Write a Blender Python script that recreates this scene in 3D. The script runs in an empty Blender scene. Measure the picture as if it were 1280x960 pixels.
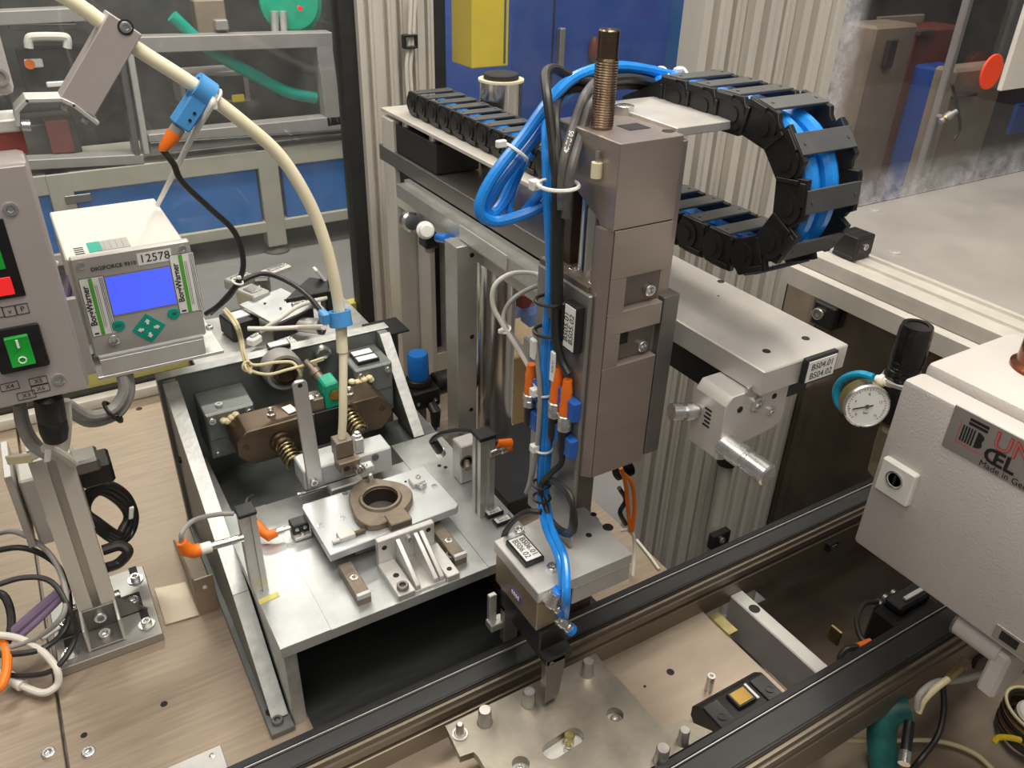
import bpy, bmesh, math, random
from mathutils import Vector, Matrix
random.seed(7)
V = Vector
# ------------------------------------------------------------------ camera
SC = bpy.context.scene
COL = SC.collection
YAW, PIT, ROL, FPX, CAMZ = math.radians(58.2), math.radians(30.76), math.radians(-1.71), 1026.0, 1.0
_f = V((math.cos(PIT)*math.cos(YAW), math.cos(PIT)*math.sin(YAW), -math.sin(PIT)))
_r = _f.cross(V((0, 0, 1))).normalized()
_d = _f.cross(_r)
RIGHT = math.cos(ROL)*_r + math.sin(ROL)*_d
DOWN = -math.sin(ROL)*_r + math.cos(ROL)*_d
CAM = V((0, 0, CAMZ))
cd = bpy.data.cameras.new('camera')
cd.sensor_width = 36; cd.lens = FPX/1280*36; cd.clip_start = .02; cd.clip_end = 60
cam = bpy.data.objects.new('camera', cd); COL.objects.link(cam)
m3 = Matrix((RIGHT, -DOWN, -_f)).transposed()
cam.matrix_world = Matrix.Translation(CAM) @ m3.to_4x4()
SC.camera = cam
# ------------------------------------------------------------------ world, lamps, exposure
w = bpy.data.worlds.new('world'); SC.world = w; w.use_nodes = True
w.node_tree.nodes['Background'].inputs[0].default_value = (1.0, .97, .93, 1)
w.node_tree.nodes['Background'].inputs[1].default_value = .16
SC.view_settings.view_transform = 'Standard'; SC.view_settings.look = 'None'
SC.view_settings.gamma = 1; SC.view_settings.use_curve_mapping = False
SC.view_settings.exposure = 0.0
def area(name, loc, target, sx, sy, power, col=(1, .93, .82)):
    l = bpy.data.lights.new(name, 'AREA'); l.shape = 'RECTANGLE'; l.size = sx; l.size_y = sy
    l.energy = power; l.color = col
    o = bpy.data.objects.new(name, l); COL.objects.link(o); o.location = loc
    o.rotation_euler = (V(target)-V(loc)).to_track_quat('-Z', 'Y').to_euler()
    return o
area('ceiling_and_fill_lamp', (-.25, 1.7, 2.6), (.2, 1.0, 0), 1.8, .35, 27)
area('ceiling_and_fill_lamp', (.75, .35, 2.7), (.5, .8, 0), 1.8, .35, 40)
area('ceiling_and_fill_lamp', (-.9, -.3, 2.4), (.3, .9, 0), 1.5, .5, 15)
area('ceiling_and_fill_lamp', (1.35, .7, 2.6), (1.2, .8, 0), 1.6, .35, 27)  # added fill that brightens the right side
area('ceiling_and_fill_lamp', (.7, -1.3, 2.3), (.7, .8, .3), 2.0, .5, 8)  # added frontal fill behind the camera, lifts the column's front faces
area('ceiling_and_fill_lamp', (.8, 3.9, 2.6), (.8, 4.5, -.5), 2.6, .4, 120)  # added so that the hall behind the left glass is lit
area('ceiling_and_fill_lamp', (2.9, 1.75, 2.6), (3.0, 2.0, 0), 1.6, .3, 13)  # added to light the objects behind the right glass
area('ceiling_and_fill_lamp', (1.3, 2.3, 2.7), (1.6, 3.0, .6), 1.4, .3, 30)  # added to brighten the blue cabinet behind the middle glass

# ------------------------------------------------------------------ helpers
def A(px, py, x=None, y=None, z=None):
    d = RIGHT*((px-640)/FPX) + DOWN*((py-480)/FPX) + _f
    if z is not None: t = (z-CAM.z)/d.z
    elif y is not None: t = (y-CAM.y)/d.y
    else: t = (x-CAM.x)/d.x
    return CAM + d*t
MATS = {}
def mat(name, col, rough=.5, metal=0., var=.12, scale=12, stretch=(1, 1, 1), bump=0., bscale=80, rv=.12, emit=0, spec=.5, coat=0, col2=None, ramp=(.35, .65)):
    m = bpy.data.materials.new(name); m.use_nodes = True
    nt = m.node_tree; N = nt.nodes; L = nt.links; b = N['Principled BSDF']
    b.inputs['Metallic'].default_value = metal; b.inputs['Specular IOR Level'].default_value = spec
    b.inputs['Coat Weight'].default_value = coat
    tc = N.new('ShaderNodeTexCoord'); mp = N.new('ShaderNodeMapping'); mp.inputs['Scale'].default_value = stretch
    L.new(tc.outputs['Object'], mp.inputs['Vector'])
    n = N.new('ShaderNodeTexNoise'); n.inputs['Scale'].default_value = scale; n.inputs['Detail'].default_value = 6; n.inputs['Roughness'].default_value = .6
    L.new(mp.outputs[0], n.inputs['Vector'])
    cr = N.new('ShaderNodeValToRGB'); cr.color_ramp.elements[0].position = ramp[0]; cr.color_ramp.elements[1].position = ramp[1]
    c2 = col2 if col2 else tuple(min(1, c*(1+var)) for c in col); c1 = col if col2 else tuple(c*(1-var) for c in col)
    cr.color_ramp.elements[0].color = (*c1, 1); cr.color_ramp.elements[1].color = (*c2, 1)
    L.new(n.outputs['Fac'], cr.inputs[0]); L.new(cr.outputs[0], b.inputs['Base Color'])
    mr = N.new('ShaderNodeMapRange'); mr.inputs['To Min'].default_value = max(.02, rough-rv); mr.inputs['To Max'].default_value = min(1, rough+rv)
    L.new(n.outputs['Fac'], mr.inputs['Value']); L.new(mr.outputs[0], b.inputs['Roughness'])
    if bump:
        n2 = N.new('ShaderNodeTexNoise'); n2.inputs['Scale'].default_value = bscale; n2.inputs['Detail'].default_value = 4
        L.new(mp.outputs[0], n2.inputs['Vector'])
        bp = N.new('ShaderNodeBump'); bp.inputs['Strength'].default_value = bump; bp.inputs['Distance'].default_value = .002
        L.new(n2.outputs['Fac'], bp.inputs['Height']); L.new(bp.outputs[0], b.inputs['Normal'])
    if emit:
        b.inputs['Emission Color'].default_value = (*col, 1); b.inputs['Emission Strength'].default_value = emit
    MATS[name] = m
    return m
def glassmat(name, tint=(1, 1, 1), haze=.04, hazecol=(.8, .8, .8), dust=None):
    m = bpy.data.materials.new(name); m.use_nodes = True; nt = m.node_tree; N = nt.nodes; L = nt.links
    N.remove(N['Principled BSDF']); out = N['Material Output']
    tr = N.new('ShaderNodeBsdfTransparent'); tr.inputs[0].default_value = (*tint, 1)
    gl = N.new('ShaderNodeBsdfGlossy'); gl.inputs['Roughness'].default_value = .03
    lw = N.new('ShaderNodeLayerWeight'); lw.inputs[0].default_value = .5
    pw = N.new('ShaderNodeMath'); pw.operation = 'POWER'; pw.inputs[1].default_value = 4; L.new(lw.outputs['Facing'], pw.inputs[0])
    fr = N.new('ShaderNodeMapRange'); fr.inputs['To Min'].default_value = .03; fr.inputs['To Max'].default_value = .6; L.new(pw.outputs[0], fr.inputs['Value'])
    mx = N.new('ShaderNodeMixShader'); L.new(fr.outputs[0], mx.inputs[0]); L.new(tr.outputs[0], mx.inputs[1]); L.new(gl.outputs[0], mx.inputs[2])
    df = N.new('ShaderNodeBsdfDiffuse'); df.inputs[0].default_value = (*hazecol, 1)
    mx2 = N.new('ShaderNodeMixShader'); L.new(mx.outputs[0], mx2.inputs[1]); L.new(df.outputs[0], mx2.inputs[2])
    tc = N.new('ShaderNodeTexCoord'); n = N.new('ShaderNodeTexNoise'); n.inputs['Scale'].default_value = 9; n.inputs['Detail'].default_value = 9; n.inputs['Roughness'].default_value = .7
    L.new(tc.outputs['Object'], n.inputs['Vector'])
    mr = N.new('ShaderNodeMapRange'); mr.inputs['From Min'].default_value = .35; mr.inputs['From Max'].default_value = .75
    mr.inputs['To Min'].default_value = haze*.4; mr.inputs['To Max'].default_value = haze*1.6
    L.new(n.outputs['Fac'], mr.inputs['Value'])
    last = mr.outputs[0]
    if dust:   # dirt that has settled along two edges of the pane (object space)
        sp = N.new('ShaderNodeSeparateXYZ'); L.new(tc.outputs['Object'], sp.inputs[0])
        n2 = N.new('ShaderNodeTexNoise'); n2.inputs['Scale'].default_value = 26; n2.inputs['Detail'].default_value = 12; n2.inputs['Roughness'].default_value = .72
        L.new(tc.outputs['Object'], n2.inputs['Vector'])
        for ax, a, b_ in dust:
            m1 = N.new('ShaderNodeMapRange'); m1.inputs['From Min'].default_value = a; m1.inputs['From Max'].default_value = b_
            m1.inputs['To Min'].default_value = .8; m1.inputs['To Max'].default_value = 0
            L.new(sp.outputs[ax], m1.inputs['Value'])
            m2 = N.new('ShaderNodeMath'); m2.operation = 'MULTIPLY'; L.new(m1.outputs[0], m2.inputs[0])
            m3_ = N.new('ShaderNodeMapRange'); m3_.inputs['From Min'].default_value = .3; m3_.inputs['From Max'].default_value = .7
            L.new(n2.outputs['Fac'], m3_.inputs['Value']); L.new(m3_.outputs[0], m2.inputs[1])
            m4 = N.new('ShaderNodeMath'); m4.operation = 'MAXIMUM'; L.new(last, m4.inputs[0]); L.new(m2.outputs[0], m4.inputs[1]); last = m4.outputs[0]
    L.new(last, mx2.inputs[0]); L.new(mx2.outputs[0], out.inputs[0])
    MATS[name] = m
class B:
    """mesh builder: every build() is one mesh object"""
    def __init__(s): s.bm = bmesh.new()
    def box(s, a, b, bev=0., seg=1):
        a = V(a); b = V(b); c = (a+b)/2; h = (b-a)/2
        return s.obox(c, (1, 0, 0), (0, 1, 0), (0, 0, 1), abs(h.x), abs(h.y), abs(h.z), bev, seg)
    def obox(s, c, ex, ey, ez, hx, hy, hz, bev=0., seg=1):
        c = V(c); ex = V(ex).normalized()*hx; ey = V(ey).normalized()*hy; ez = V(ez).normalized()*hz
        t = bmesh.new()
        vs = [t.verts.new(c+sx*ex+sy*ey+sz*ez) for sx in (-1, 1) for sy in (-1, 1) for sz in (-1, 1)]
        for q in ((0, 1, 3, 2), (4, 6, 7, 5), (0, 4, 5, 1), (2, 3, 7, 6), (0, 2, 6, 4), (1, 5, 7, 3)): t.faces.new([vs[i] for i in q])
        bmesh.ops.recalc_face_normals(t, faces=t.faces)
        if bev > 0: bmesh.ops.bevel(t, geom=list(t.edges), offset=min(bev, .95*min(hx, hy, hz)), segments=seg, affect='EDGES', profile=.5)
        return s._add(t)
    def _add(s, t):
        me = bpy.data.meshes.new('t'); t.to_mesh(me); t.free(); s.bm.from_mesh(me); bpy.data.meshes.remove(me); return s
    def lathe(s, p, ax, prof, n=20, cap=True):
        p = V(p); ax = V(ax).normalized(); u = ax.orthogonal().normalized(); v = ax.cross(u)
        rings = []
        for r, h in prof:
            if r <= 1e-7: rings.append([s.bm.verts.new(p+ax*h)])
            else: rings.append([s.bm.verts.new(p+ax*h+(u*math.cos(2*math.pi*i/n)+v*math.sin(2*math.pi*i/n))*r) for i in range(n)])
        for a, b in zip(rings, rings[1:]):
            for i in range(n):
                j = (i+1) % n
                if len(a) == 1 and len(b) == 1: continue
                if len(a) == 1: s.bm.faces.new((a[0], b[j], b[i]))
                elif len(b) == 1: s.bm.faces.new((a[i], a[j], b[0]))
                else: s.bm.faces.new((a[i], a[j], b[j], b[i]))
        if cap:
            if len(rings[0]) > 1: s.bm.faces.new(rings[0][::-1])
            if len(rings[-1]) > 1: s.bm.faces.new(rings[-1])
        return s
    def cyl(s, p, q, r, r2=None, n=18, bev=0.):
        p = V(p); q = V(q); h = (q-p).length; r2 = r if r2 is None else r2
        prof = [(r, 0), (r2, h)] if not bev else [(max(r-bev, 1e-4), 0), (r, bev), (r2, h-bev), (max(r2-bev, 1e-4), h)]
        return s.lathe(p, q-p, prof, n)
    def tube(s, pts, r, n=10, smooth=True, closed=False, sub=6):
        P = [V(p) for p in pts]
        if smooth and len(P) > 2: P = spline(P, sub, closed)
        rings = []; k = len(P); up = None
        for i in range(k):
            if closed: t = P[(i+1) % k]-P[i-1]
            else: t = P[min(i+1, k-1)]-P[max(i-1, 0)]
            t.normalize()
            if up is None: up = t.orthogonal().normalized()
            up = (up - t*up.dot(t)).normalized(); v = t.cross(up)
            rr = r[i] if isinstance(r, list) else r
            rings.append([s.bm.verts.new(P[i]+(up*math.cos(2*math.pi*j/n)+v*math.sin(2*math.pi*j/n))*rr) for j in range(n)])
        for i in range(k if closed else k-1):
            a = rings[i]; b = rings[(i+1) % k]
            for j in range(n): s.bm.faces.new((a[j], a[(j+1) % n], b[(j+1) % n], b[j]))
        if not closed:
            s.bm.faces.new(rings[0][::-1]); s.bm.faces.new(rings[-1])
        return s
    def torus(s, c, ax, R, r, n=24, m=8, a0=0, a1=360):
        c = V(c); ax = V(ax).normalized(); u = ax.orthogonal().normalized(); v = ax.cross(u)
        full = abs(a1-a0) >= 360; k = n if full else n+1
        pts = [c+(u*math.cos(math.radians(a0+(a1-a0)*i/n))+v*math.sin(math.radians(a0+(a1-a0)*i/n)))*R for i in range(k)]
        return s.tube(pts, r, m, smooth=False, closed=full)
    def helix(s, p, q, R, r, turns, n=6, per=14):
        p = V(p); ax = V(q)-p; L = ax.length; ax.normalize(); u = ax.orthogonal().normalized(); v = ax.cross(u)
        k = int(turns*per)
        pts = [p+ax*(L*i/k)+(u*math.cos(2*math.pi*i/per)+v*math.sin(2*math.pi*i/per))*R for i in range(k+1)]
        return s.tube(pts, r, n, smooth=False)
    def prism(s, poly, axis, a, b, bev=0., holes=()):
        """poly in the two other axes (x: (y,z), y: (x,z), z: (x,y)), from a to b along axis"""
        def P(uv, t):
            return {'x': V((t, uv[0], uv[1])), 'y': V((uv[0], t, uv[1])), 'z': V((uv[0], uv[1], t))}[axis]
        t = bmesh.new()
        if not holes:
            lo = [t.verts.new(P(p, a)) for p in poly]; hi = [t.verts.new(P(p, b)) for p in poly]; n = len(poly)
            t.faces.new(lo); t.faces.new(hi)
            for i in range(n): t.faces.new((lo[i], lo[(i+1) % n], hi[(i+1) % n], hi[i]))
        else:
            loops = [poly]+list(holes)
            edges = []
            base = []
            for lp in loops:
                vs = [t.verts.new(P(p, a)) for p in lp]; base.append(vs)
                for i in range(len(vs)): edges.append(t.edges.new((vs[i], vs[(i+1) % len(vs)])))
            bmesh.ops.triangle_fill(t, use_beauty=True, use_dissolve=False, edges=edges)
            fl = list(t.faces); d = P((0, 0), b)-P((0, 0), a)
            mp = {v: t.verts.new(v.co+d) for vs in base for v in vs}
            for f in fl: t.faces.new([mp[v] for v in f.verts])
            for vs in base:
                n = len(vs)
                for i in range(n): t.faces.new((vs[i], vs[(i+1) % n], mp[vs[(i+1) % n]], mp[vs[i]]))
        bmesh.ops.recalc_face_normals(t, faces=t.faces)
        if bev > 0:
            es = [e for e in t.edges if len(e.link_faces) == 2 and e.calc_face_angle(0) > .6]
            bmesh.ops.bevel(t, geom=es, offset=bev, segments=1, affect='EDGES', profile=.5)
        return s._add(t)
    def sphere(s, c, r, n=12, sc=(1, 1, 1)):
        t = bmesh.new(); bmesh.ops.create_uvsphere(t, u_segments=n, v_segments=max(6, n//2), radius=r)
        for v in t.verts: v.co = V((v.co.x*sc[0], v.co.y*sc[1], v.co.z*sc[2]))+V(c)
        return s._add(t)
    def mesh(s, name):
        me = bpy.data.meshes.new(name); bmesh.ops.recalc_face_normals(s.bm, faces=s.bm.faces)
        s.bm.to_mesh(me); s.bm.free()
        me.polygons.foreach_set('use_smooth', [True]*len(me.polygons)); me.set_sharp_from_angle(angle=math.radians(32))
        return me
    def build(s, name, m, parent=None, label=None, cat=None, group=None, kind=None):
        me = s.mesh(name); me.materials.append(MATS[m])
        if parent is not None: off = wloc(parent)
        else:
            xs = [v.co.x for v in me.vertices]; ys = [v.co.y for v in me.vertices]; zs = [v.co.z for v in me.vertices]
            off = V(((min(xs)+max(xs))/2, (min(ys)+max(ys))/2, min(zs)))
        me.transform(Matrix.Translation(-off))
        o = bpy.data.objects.new(name, me); COL.objects.link(o)
        if parent is not None: o.parent = parent
        else: o.location = off
        return tag(o, label, cat, group, kind)
def spline(P, sub, closed=False):
    out = []; n = len(P); rng = n if closed else n-1
    for i in range(rng):
        p0 = P[i-1] if (closed or i > 0) else P[0]*2-P[1]
        p1 = P[i]; p2 = P[(i+1) % n]
        p3 = P[(i+2) % n] if (closed or i+2 < n) else P[-1]*2-P[-2]
        for k in range(sub):
            t = k/sub
            out.append(.5*((2*p1)+(p2-p0)*t+(2*p0-5*p1+4*p2-p3)*t*t+(3*p1-p0-3*p2+p3)*t**3))
    if not closed: out.append(P[-1])
    return out
def wloc(o):
    p = V((0, 0, 0))
    while o is not None: p = p+V(o.location); o = o.parent
    return p
def tag(o, label=None, cat=None, group=None, kind=None):
    if label: o['label'] = label
    if cat: o['category'] = cat
    if group: o['group'] = group
    if kind: o['kind'] = kind
    return o
def thing(name, loc, label, cat, group=None):
    o = bpy.data.objects.new(name, None); COL.objects.link(o); o.location = loc; o.empty_display_size = .02
    return tag(o, label, cat, group)
def place(name, me, M, parent):
    o = bpy.data.objects.new(name, me); COL.objects.link(o); o.parent = parent
    o.matrix_basis = Matrix.Translation(-wloc(parent)) @ M
    return o
def frame(p, zax, xax=None):
    z = V(zax).normalized(); x = V(xax) if xax is not None else z.orthogonal(); x = (x-z*x.dot(z)).normalized(); y = z.cross(x)
    M = Matrix((x, y, z)).transposed().to_4x4(); M.translation = V(p); return M
_bolts = {}
def bolt(p, d, r, parent, m='zinc', h=.8, name='bolt'):
    """socket head screw standing on p along d"""
    k = (round(r, 4), m, h)
    if k not in _bolts:
        b = B(); b.lathe((0, 0, 0), (0, 0, 1), [(r*.55, -.001), (r, -.001), (r, r*h*.85), (r*.88, r*h), (r*.55, r*h)], 16, cap=False)
        b.lathe((0, 0, 0), (0, 0, 1), [(r*.55, r*h), (r*.5, r*h*.35), (0, r*h*.3)], 6, cap=False)
        me = b.mesh('bolt'); me.materials.append(MATS[m]); _bolts[k] = me
    return place(name, _bolts[k], frame(p, d), parent)
_holes = {}
def hole(p, d, r, parent, depth=.004, name='hole', m='hole'):
    """tapped hole: a sunk dark cup with a thin rim"""
    k = (round(r, 4), m)
    if k not in _holes:
        b = B(); b.lathe((0, 0, 0), (0, 0, 1), [(r*1.12, 0), (r*1.05, .0006), (r, .0006), (r*.95, .0002), (0, .0002)], 16, cap=False)
        me = b.mesh('hole'); me.materials.append(MATS[m]); _holes[k] = me
    return place(name, _holes[k], frame(p, d), parent)
def text(s, p, right, up, size, m, parent, name='lettering', align='LEFT', bold=0.):
    cu = bpy.data.curves.new('txt', 'FONT'); cu.body = s; cu.size = size; cu.align_x = align; cu.align_y = 'CENTER'; cu.offset = bold*size; cu.resolution_u = 3
    t = bpy.data.objects.new('txt', cu); COL.objects.link(t)
    bpy.context.view_layer.update()
    me = bpy.data.meshes.new_from_object(t.evaluated_get(bpy.context.evaluated_depsgraph_get()))
    bpy.data.objects.remove(t); bpy.data.curves.remove(cu)
    me.materials.clear(); me.materials.append(MATS[m])
    r = V(right).normalized(); u = V(up); u = (u-r*u.dot(r)).normalized(); n = r.cross(u)
    M = Matrix((r, u, n)).transposed().to_4x4(); M.translation = V(p)+n*.0005
    return place(name, me, M, parent)
def cable(name, pts, r, m, label, cat='cable', group=None, n=10, parent=None, sub=6):
    P = [A(p[0], p[1], **{p[2]: p[3]}) if isinstance(p[2], str) else V(p) for p in pts]
    return B().tube(P, r, n, sub=sub).build(name, m, parent, label if parent is None else None, cat if parent is None else None, group)
X, Y, Z = V((1, 0, 0)), V((0, 1, 0)), V((0, 0, 1))
# ------------------------------------------------------------------ materials
mat('plate_alu', (.66, .64, .61), .36, .5, .05, 14)
mat('alu', (.58, .57, .55), .34, .75, .06, 30)
mat('alu_light', (.63, .62, .60), .42, .55, .05, 30)
mat('slide_grey', (.34, .33, .315), .36, .65, .06, 12)
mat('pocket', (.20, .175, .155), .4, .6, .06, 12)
mat('bore_shade', (.035, .025, .02), .5, .3, .2, 30)
mat('yellow_mark', (.55, .50, .16), .6, 0, .2, 60)
mat('spring', (.26, .21, .11), .3, .9, .15, 40)
mat('alu_warm', (.37, .315, .28), .32, .6, .05, 6, (1, 1, 6))
mat('alu_dark', (.22, .21, .20), .38, .7, .08, 20)
mat('frame_alu', (.66, .63, .575), .42, .25, .06, 18, (1, 1, .2))
mat('zinc', (.70, .70, .69), .28, .95, .08, 40)
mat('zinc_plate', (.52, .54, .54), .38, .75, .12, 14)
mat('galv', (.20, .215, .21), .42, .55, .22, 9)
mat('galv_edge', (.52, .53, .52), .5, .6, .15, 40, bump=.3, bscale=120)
mat('chrome', (.80, .79, .77), .20, 1., .05, 10, (1, 1, .2), rv=.06)
mat('brushed_sheet', (.38, .305, .235), .50, .5, .12, 6, (1.6, 22, 1), rv=.1)
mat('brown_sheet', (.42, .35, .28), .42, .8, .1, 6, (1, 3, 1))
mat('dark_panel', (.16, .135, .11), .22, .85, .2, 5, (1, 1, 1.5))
mat('cover_sheet', (.52, .49, .46), .35, .45, .08, 5)
mat('brown_steel', (.135, .098, .068), .38, .85, .15, 30)
mat('gripper_brown', (.36, .29, .21), .42, .6, .08, 30)
mat('cast', (.25, .205, .162), .5, .7, .18, 45, bump=.2)
mat('pallet_metal', (.33, .30, .255), .42, .85, .14, 18, bump=.06, bscale=200)
mat('pin_metal', (.55, .53, .50), .35, .9, .1, 60)
mat('black', (.012, .012, .013), .42, 0, .15, 40)
mat('black_gloss', (.010, .010, .011), .18, 0, .1, 20)
mat('chain_black', (.014, .014, .015), .40, 0, .2, 60, spec=.45)
mat('chain_bar', (.075, .077, .08), .42, 0, .1, 30)
mat('spindle', (.20, .145, .10), .30, 1., .1, 60)
mat('bright_zinc', (.60, .625, .645), .38, .6, .05, 20)
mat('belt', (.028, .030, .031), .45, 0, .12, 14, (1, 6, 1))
mat('rubber', (.02, .02, .02), .6, 0, .2, 40)
mat('cable_black', (.022, .021, .02), .42, 0, .15, 40)
mat('cable_print', (.10, .095, .09), .42, 0, .1, 40)
mat('rail_profile', (.24, .205, .165), .42, .8, .12, 8, (.3, 3, 3))
mat('cable_grey', (.30, .29, .275), .45, 0, .08, 40)
mat('cable_white', (.70, .67, .60), .45, 0, .06, 30)
mat('cable_cream', (.66, .58, .36), .45, 0, .06, 30)
mat('cable_purple', (.24, .17, .28), .45, 0, .08, 30)
mat('cable_orange', (.90, .22, .02), .45, 0, .05, 30)
mat('blue_hose', (.015, .25, .78), .25, 0, .08, 30, spec=.6)
mat('cyan_hose', (.01, .33, .55), .3, 0, .08, 30)
mat('blue_plastic', (.07, .30, .66), .42, 0, .06, 40)
mat('blue_clip', (.015, .11, .45), .45, 0, .06, 40)
mat('blue_cap', (.01, .17, .62), .38, 0, .05, 40)
mat('orange', (.92, .19, .012), .4, 0, .05, 30)
mat('hose_cream', (.83, .76, .55), .38, 0, .06, 14, spec=.5)
mat('white_plastic', (.80, .79, .74), .42, 0, .04, 20)
mat('nylon', (.52, .54, .54), .4, .2, .06, 20)
mat('device_white', (.64, .615, .565), .5, 0, .04, 8)
mat('device_face', (.50, .48, .46), .42, .35, .03, 8)
mat('paint_grey', (.56, .525, .505), .5, 0, .03, 8, bump=.35, bscale=300)
mat('panel_grey', (.44, .40, .39), .45, .3, .03, 8)
mat('label_white', (.86, .86, .84), .5, 0, .02, 20)
mat('label_silver', (.42, .40, .385), .38, .6, .03, 20)
mat('ink', (.01, .01, .01), .6, 0, 0)
mat('ink_red', (.62, .03, .02), .6, 0, 0)
mat('ink_blue', (.10, .08, .35), .5, 0, 0)
mat('stripe_green', (.10, .42, .05), .5, 0, .03)
mat('teal', (.0, .33, .24), .4, 0, .05)
mat('teal_dark', (.01, .12, .12), .5, 0, .3, 30)
mat('valve_green', (.0, .34, .20), .35, 0, .1, 30)
mat('screen', (.065, .105, .95), .3, 0, .05, 6, emit=.85)
mat('red_led', (.75, .02, .02), .3, 0, .05, emit=.5)
mat('switch_green', (.01, .28, .03), .25, 0, .05, emit=.12)
mat('hole', (.012, .011, .01), .6, 0, 0)
mat('gold', (.42, .27, .08), .42, 1., .1, 30)
mat('brass', (.50, .42, .20), .3, 1., .15, 40)
mat('bronze_cap', (.20, .065, .03), .2, .7, .1, 20)
mat('yellow', (.85, .62, .02), .5, 0, .05, 6)
mat('yellow_tape', (.75, .62, .12), .5, 0, .05, 6)
mat('red_sticker', (.88, .07, .02), .45, 0, .02)
mat('hall_floor', (.27, .265, .255), .4, 0, .12, 1.6)
mat('blue_paint', (.022, .15, .46), .35, 0, .06, 3)
mat('blue_deep', (.012, .075, .40), .35, 0, .10, 3)
mat('beige_paint', (.40, .38, .32), .5, 0, .05, 5)
mat('grey_frame', (.30, .28, .27), .5, .1, .08, 5)
mat('dark_clutter', (.035, .033, .032), .5, 0, .4, 5)
mat('tan_clutter', (.24, .19, .14), .6, 0, .2, 5)
mat('red_clutter', (.16, .03, .025), .5, 0, .2, 5)
mat('hall_wall', (.055, .05, .048), .8, 0, .5, 2.2)
mat('copper_wire', (.35, .20, .08), .35, .8, .2, 60)
mat('wood', (.55, .38, .18), .6, 0, .12, 10, (1, 8, 1))
glassmat('pane', (.93, .95, .95), .035, (.8, .8, .78))
glassmat('pane_dusty', (.92, .92, .92), .02, (.72, .72, .76), dust=((0, -.47, -.42), (2, .0, .10)))
glassmat('bowl', (.93, .9, .8), .10, (.8, .7, .5))
glassmat('film', (.95, .95, .97), .22, (.85, .87, .9))

# ------------------------------------------------------------------ the setting
B().box((-6, -3, -.9), (9, 9, -.85)).build('floor', 'hall_floor', kind='structure')
B().box((-6, 7.2, -.85), (9, 7.35, 3.2)).build('wall_back', 'hall_wall', kind='structure')
B().box((7.2, -3, -.85), (7.35, 7.2, 3.2)).build('wall_right', 'hall_wall', kind='structure')
# --- machine table: brushed sheets on a dark under-frame
tb = thing('machine_table', (.0, 1.2, -.85), 'brushed brown steel machine table top carrying the welded fixture and grey post', 'table')
B().box((-1.3, .675, -.012), (-.1375, 1.80, 0), .001).build('table_sheet', 'brushed_sheet', tb)
B().box((-.1335, .675, -.012), (.80, 1.80, 0), .001).build('table_sheet', 'brushed_sheet', tb)
B().box((-1.3, .70, -.10), (.80, 1.80, -.0125)).build('table_frame', 'alu_dark', tb)
for px, py, r in ((205, 880, .0045), (105, 919, .004)): hole(A(px, py, z=0), Z, r, tb, name='tapped_hole')
for px, py in ((111, 941), (61, 942)): bolt(A(px, py, z=0), Z, .0085, tb, 'zinc', .5, 'screw')
hole(A(174, 511, z=0), Z, .006, tb, name='tapped_hole')
p = A(258, 950, z=0); B().box((p.x-.10, p.y-.05, 0), (p.x+.022, p.y+.012, .003), .001).build('cover_strip', 'alu_light', tb)
bolt(V((p.x+.008, p.y, .003)), Z, .004, tb, 'zinc', .4, 'screw')
# --- frame of the enclosure at the back
YB = 1.80
def back_post(name, x0, x1, y0, y1, z0, z1, m='frame_alu', grooves=2, parent=None, **k):
    n = grooves; w = (x1-x0); poly = [(x0, y1), (x0, y0)]
    for i in range(n):
        c = x0+w*(i+.5)/n; g = w/n*.13
        poly += [(c-g*2.4, y0), (c-g*2.2, y0+.004), (c-g, y0+.004), (c-g, y0+.02), (c+g, y0+.02), (c+g, y0+.004), (c+g*2.2, y0+.004), (c+g*2.4, y0)]
    poly += [(x1, y0), (x1, y1)]
    return B().prism(poly, 'z', z0, z1).build(name, m, parent, **k)
wf = thing('window_1', (-.2, YB, 0), None, None); tag(wf, kind='structure', label='large clear safety pane in front of the blue machine, left of the posts')
B().box((-1.4, YB+.012, .02), (.70, YB+.018, 2.0)).build('pane', 'pane', wf)
B().box((-1.4, YB-.03, .0), (.66, YB+.0, .026), .006, 2).build('bottom_rail', 'frame_alu', wf)
B().box((-1.4, YB+.001, .0), (.66, YB+.05, .030)).build('gasket', 'rubber', wf)
B().box((-1.4, YB+.02, .030), (.66, YB+.05, .10)).build('yellow_strip', 'yellow_tape', wf)
B().box((.655, YB-.012, -.1), (.69, YB+.03, 2.0)).build('gasket', 'rubber', wf)
tp = thing('trim_1', (.8, YB, -.1), None, None); tag(tp, kind='structure', label='pale aluminium corner posts of the machine enclosure')
back_post('post', .69, .775, YB-.03, YB+.05, -.1, 2.0, grooves=2, parent=tp)
back_post('post', .775, .875, YB-.012, YB+.05, -.1, 2.0, grooves=3, parent=tp)
w2 = thing('window_2', (1.2, YB, 0), None, None); tag(w2, kind='structure', label='clear pane in front of the deep blue cabinet')
B().box((.875, YB-.01, .0), (.905, YB+.03, 2.0)).build('gasket', 'rubber', w2)
B().box((.9, YB+.012, .0), (2.0, YB+.018, 2.0)).build('pane', 'pane', w2)
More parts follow.
